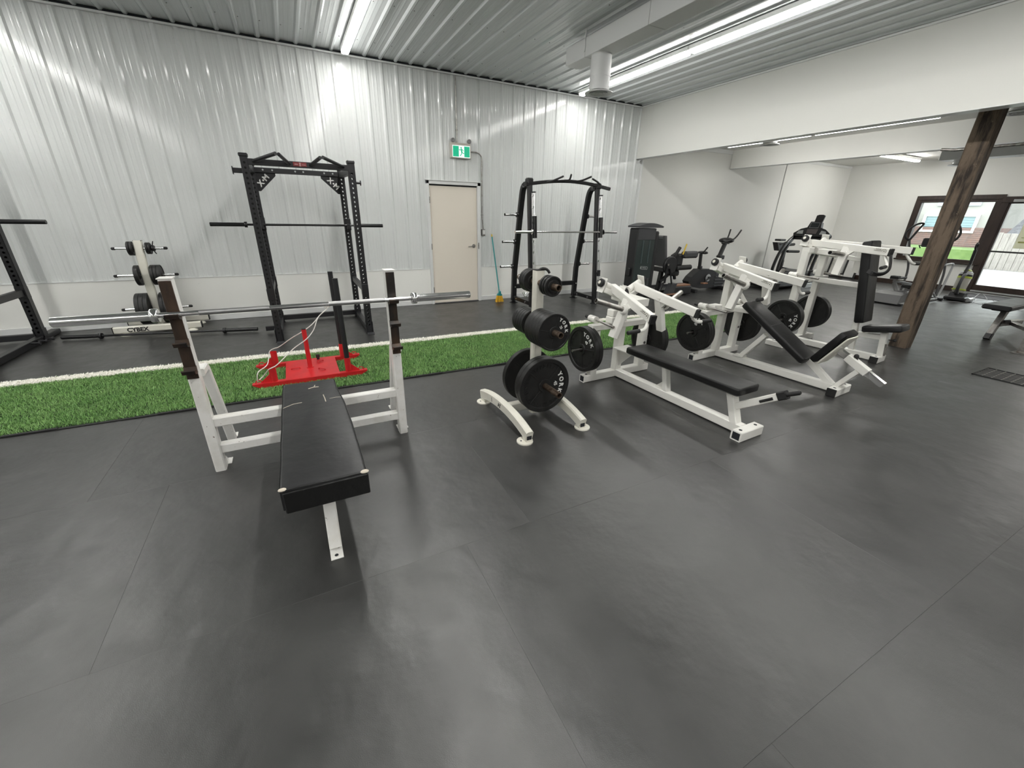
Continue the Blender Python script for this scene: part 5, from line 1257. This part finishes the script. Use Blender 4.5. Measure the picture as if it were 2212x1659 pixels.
for y, x0, z, x1 in ((3.92, 11.18, .36, 11.62), (4.30, 11.55, .47, 12.0)):
    pd_ = build('pedal_bar', MB().bar((x0+.05, y, z-.06), (12.45, y, .30), .05, .05, ch=.01).bar((x0+.1, y, z-.10), (11.35, 4.1, .22), .06, .06, ch=.01), m_greypl, EL)
    build('foot_pad', MB().box((x0, y-.08, z-.02), (x1-.05, y+.08, z+.02), .02).box((x0-.02, y-.07, z+.01), (x0+.12, y+.07, z+.05), .02), m_rubberblk, pd_)
build('mast', MB().bar((12.35, 4.1, .06), (12.15, 4.1, 1.20), .08, .08, up=(0, 1, 0), ch=.015), m_greypl, EL)
build('console', MB().box((11.98, 3.98, 1.12), (12.10, 4.22, 1.30), .02), m_darkpl, EL)
build('console_rest', MB().tube([(11.95, 4.0, 1.10), (11.86, 4.0, 1.15), (11.86, 4.2, 1.15), (11.95, 4.2, 1.10)], .01, 8), m_darkpl, EL)
for y in (3.80, 4.42):
    sgn = -1 if y < 4.1 else 1
    build('swing_arm', MB().tube(smooth_path([(12.42, y, .12), (12.40, y, .55), (12.22, y, .85), (12.08, y, 1.05), (11.98, y+sgn*.02, 1.25)], 5), .021, 10), m_greypl, EL)
    build('loop_grip', MB().tube(smooth_path([(11.98, y+sgn*.02, 1.24), (11.97, y+sgn*.10, 1.30), (12.0, y+sgn*.12, 1.42), (12.08, y+sgn*.03, 1.56), (12.14, y-sgn*.06, 1.58), (12.08, y-sgn*.03, 1.45), (11.98, y+sgn*.01, 1.26)], 5), .020, 10), m_rubberblk, EL)
build('tail_loop', MB().tube(smooth_path([(12.2, 3.78, .78), (12.50, 3.76, .80), (12.55, 3.76, .70), (12.42, 3.76, .12), (12.2, 3.78, .20)], 5), .020, 10), m_silverpl, EL)

VC = thing('vacuum_cleaner', 'upright vacuum cleaner with lime green trim by the glass door', 'vacuum cleaner', (13.1, 3.65, 0))
Rv = lambda x, z: (13.10+x, 3.66, z)
build('floor_head', MB().box((12.92, 3.46, .01), (13.20, 3.82, .10), .03).prism([(0, 0), (.26, 0), (.2, .09), (.06, .09)], (12.95, 3.52, .09), (1, 0, 0), (0, 0, 1), -.24), m_darkpl, VC)
build('front_roller', MB().tube([(13.0, 3.44, .05), (13.28, 3.44, .05)], .042, 14), m_silverpl, VC)
tilt = V((.15, 0, 1)).normalized(); o0 = V((13.06, 3.66, .16))
build('dust_bin', MB().lathe([(.001, 0), (.09, 0), (.105, .05), (.11, .30), (.10, .34), (.001, .34)], o0+tilt*.02, tilt, 24, closed=False), m_clear, VC)
build('bin_band', MB().lathe([(.1, .30), (.118, .31), (.115, .345), (.1, .35)], o0+tilt*.02, tilt, 24).lathe([(.1, .045), (.116, .05), (.116, .075), (.1, .08)], o0+tilt*.02, tilt, 24), m_lime, VC)
build('bin_lid', MB().lathe([(.001, .36), (.11, .36), (.105, .43), (.05, .48), (.001, .49)], o0+tilt*.02, tilt, 24, closed=False), m_silverpl, VC)
build('lid_cap', MB().lathe([(.001, .50), (.05, .492), (.075, .468), (.07, .46), (.001, .46)], o0+tilt*.02, tilt, 24, closed=False), m_lime, VC)
build('lid_band', MB().lathe([(.106, .345), (.113, .35), (.113, .385), (.106, .39)], o0+tilt*.02, tilt, 24), m_darkpl, VC)
build('spine', MB().pbar([o0+V((-.09, 0, 0)), o0+V((-.04, 0, .45)), o0+V((.03, 0, .62)), o0+V((.00, .0, .92))], .06, .05, up=(0, 1, 0), ch=.015), m_darkpl, VC)
tp = o0+V((.0, 0, .92))
build('loop_handle', MB().tube(smooth_path([tp, tp+V((.03, 0, .06)), tp+V((-.01, 0, .13)), tp+V((-.07, 0, .12)), tp+V((-.06, 0, .04)), tp], 5), .016, 10), m_darkpl, VC)
build('hose', MB().tube(smooth_path([o0+V((-.12, -.05, .42)), o0+V((-.25, -.06, .40)), o0+V((-.33, -.07, .24)), o0+V((-.28, -.07, .05)), o0+V((-.16, -.05, .02))], 6), .026, 12), m_charcoal, VC)
single('cable', MB().tube(smooth_path([(13.0, 3.75, .012), (12.6, 3.80, .008), (12.5, 3.68, .008), (12.8, 3.55, .008), (12.75, 3.40, .008), (12.9, 3.32, .008), (13.3, 3.42, .10), (13.6, 3.42, .16), (13.45, 3.25, .05), (13.1, 3.22, .01), (13.35, 3.12, .03), (13.5, 3.2, .06), (13.2, 3.35, .05), (12.95, 3.30, .02), (12.95, 3.0, .008), (12.9, 2.8, .008), (12.8, 2.55, .008)], 6), .0055, 6), m_lens, 'loose grey cable looping on the floor beside the vacuum cleaner', 'cable', (13, 3.3, 0))
single('entry_mat', MB().box((14.05, 2.55, .0005), (14.84, 4.02, .012), .004), m_matgrey, 'grey entry mat on the floor before the glass door', 'mat', (14.4, 3.3, 0))
for z0_, nm, y, w, h in ((.07, 'dark framed mirror leaning low on the window wall behind the shoulder press', 7.05, .30, .62), (.07, 'second dark framed mirror leaning beside the first one', 6.62, .30, .58)):
    t = thing('leaning_mirror', nm, 'mirror', (14.8, y, 0), 'leaning mirrors')
    fmm = MB(); ax_ = V((0, -1, 0)); ay_ = V((.16, 0, 1)).normalized()
    o_ = V((14.78, y, .0))
    for a, b in (((-w/2, 0), (w/2, 0)), ((-w/2, h), (w/2, h)), ((-w/2, 0), (-w/2, h)), ((w/2, 0), (w/2, h))):
        fmm.bar(o_+ax_*a[0]+ay_*(a[1]+.025), o_+ax_*b[0]+ay_*(b[1]+.025), .05, .03, up=(1, 0, -.16), ch=.004)
    build('frame', fmm, m_darkpl, t)
    build('mirror_glass', MB().prism([(-w/2, .03), (w/2, .03), (w/2, h), (-w/2, h)], o_+V((-.004, 0, 0)), ax_, ay_, .004), m_chrome, t)
ps = single('wall_poster', MB().box((14.06, YW-.016, .33), (14.58, YW-.0125, .70)), m_paper, 'pale notice sheet taped low on the white wall near the window', 'poster', (14.3, YW-.014, .5))
m_pp = mat('poster_print', (.36, .36, .31), .7)
pr = MB()
for (a, b, c, d_) in ((14.10, 14.30, .62, .66), (14.34, 14.54, .56, .67), (14.10, 14.28, .52, .58), (14.32, 14.40, .44, .52), (14.44, 14.53, .42, .52), (14.10, 14.2, .38, .40), (14.25, 14.35, .38, .40)):
    pr.box((a, YW-.017, c), (b, YW-.0155, d_))
po_ = build('printed_blocks', pr, m_pp); po_.parent = ps; po_.matrix_parent_inverse = M.Translation(-V(ps.location))
tl = thing('wall_outlet', 'thin black wire frame outlet cover low on the white wall', 'outlet', (12.76, YW-.014, .42))
build('cover', MB().box((12.69, YW-.018, .36), (12.84, YW-.012, .50), .002), m_trim, tl)
build('edge_line', MB().tube([(12.69, YW-.019, .36), (12.84, YW-.019, .355), (12.83, YW-.019, .50), (12.675, YW-.019, .505)], .006, 6, closed=True), m_darkpl, tl)

# ---------------------------------------------------------------- adjustable bench at the right edge
AB = thing('adjustable_bench', 'black topped grey steel bench cut off at the right edge', 'weight bench', (9.3, 1.9, 0))
build('seat_pad', MB().box((8.80, 1.86, .455), (10.05, 2.16, .525), .03), m_vinyl, AB)
build('pad_bracket', MB().box((8.98, 1.93, .425), (9.9, 2.09, .456), .006), m_darkpl, AB)
bf = MB().bar((9.28, 2.01, .43), (9.06, 2.01, .07), .09, .07, up=(0, 1, 0), ch=.006).bar((9.15, 2.01, .22), (10.2, 2.01, .16), .07, .07, ch=.006)
build('frame', bf, m_steel, AB)
build('foot_block', MB().bar((9.075, 2.01, .09), (9.03, 2.01, .0), .095, .075, up=(0, 1, 0), ch=.01), m_darkpl, AB)
build('lock_knob', MB().cyl((9.25, 1.97, .26), (9.31, 1.93, .265), .02, 10), m_darkpl, AB)
AF = build('front_leg', MB().bar((8.42, 1.52, .012), (9.0, 1.62, .22), .08, .05, ch=.004).bar((9.0, 1.62, .22), (9.6, 1.95, .20), .07, .05, ch=.004).box((8.36, 1.475, .0), (8.56, 1.60, .010), .003), m_steel, AB)

# ---------------------------------------------------------------- outside the window
struct('ground_outside', MB().box((XW+.2, -30, -.20), (80, 45, -.14)), m_road)
struct('sidewalk_outside', MB().box((XW+.2, -30, -.14), (17.5, 45, -.05)).box((24.3, 6.9, -.14), (26.6, 45, .02)), m_walk)
lw = single('lawn', MB().box((26.6, 7.0, -.1), (29.9, 40, .55)), m_lawn, 'strip of green lawn across the road in front of the pale building', 'lawn', (28, 12, 0))
BD = thing('building', 'pale stucco building with brick base across the road', 'building', (30.5, 15, 0))
build('wall', MB().box((30.06, 8.35, 1.46), (36, 40, 9), 0), m_stucco, BD)
bkw = build('brick_base', MB().box((30.0, 8.35, .0), (36, 40, 1.46)), m_brick, BD)
for i in range(9):
    z = .60+i*.095
    build('brick_course', MB().box((29.985, 8.34, z), (30.02, 24, z+.082), .004), m_brick, bkw)
for a, b in ((8.86, 10.75), (13.5, 15.4)):
    wf = MB(); frame_yz(wf, 29.93, 30.1, a-.10, b+.10, 1.20, 2.06, .10); wo = build('window', wf, m_trim, BD)
    build('pane', MB().box((30.02, a, 1.29), (30.05, b, 1.97)), m_bluewin, wo)
    for z in (1.42, 1.55, 1.68, 1.81): build('blind_slat', MB().box((30.0, a, z), (30.022, b, z+.05)), m_bluewin, wo)
sg = build('sign_board', MB().box((29.98, 8.9, 2.45), (30.07, 10.5, 3.2), .01), m_signblue, BD)
build('sign_print', MB().box((29.97, 9.0, 2.62), (29.985, 9.5, 2.68)).box((29.97, 9.0, 2.86), (29.985, 9.45, 2.92)).box((29.97, 10.0, 2.95), (29.985, 10.3, 2.99)).box((29.97, 10.02, 2.85), (29.985, 10.32, 2.89)), m_ink, sg)
FN = thing('plank_fence', 'weathered grey plank fence across the road seen through the glass door', 'fence', (26, 4, 0))
for i in range(40):
    y = -1.5+i*.21; build('plank', MB().box((26, y, -.14), (26.03, y+.195, 1.30+.02*math.sin(i*2.3)), .004), m_fence, FN)
SHD = thing('shed', 'low dark shingled roof behind the plank fence', 'shed', (28.5, 4, 0))
build('roof', MB().prism([(0, 1.2), (2.2, 2.25), (2.3, 1.2)], (27.0, -2, 0), (1, 0, 0), (0, 0, 1), -8.9), m_roofing, SHD)
build('wall', MB().box((27.2, -1.9, -.14), (29.2, 6.85, 1.2)), m_fence, SHD)
def leafy(name, label, cat, c, rx, ry, rz_, n, sz, zb=-.14, group=None):
    t = thing(name, label, cat, (c[0], c[1], zb), group)
    p = rng.normal(0, .45, (n, 3)); p = p/np.maximum(1, np.linalg.norm(p, axis=1))[:, None]
    lm = MB()
    for q in p:
        cc = V((c[0]+q[0]*rx, c[1]+q[1]*ry, c[2]+q[2]*rz_)); a = V(rng.normal(0, 1, 3)).normalized()*sz; b = V(rng.normal(0, 1, 3)).normalized()*sz
        lm.add([cc-a, cc+b, cc+a, cc-b], [(0, 1, 2, 3)])
    o = build('foliage', lm, m_leaf, t); o['kind'] = 'stuff'
    build('trunk', MB().tube([(c[0], c[1], zb), (c[0], c[1], c[2])], .06, 8), m_fence, t)
leafy('tree', 'pale green tree beyond the plank fence', 'tree', (33, 4.0, 3.4), 2.6, 3.6, 1.7, 2600, .16)
leafy('shrub', 'thin shrub at the corner of the pale building window', 'shrub', (29.4, 11.35, 1.6), .3, .35, 1.0, 220, .07, .56)
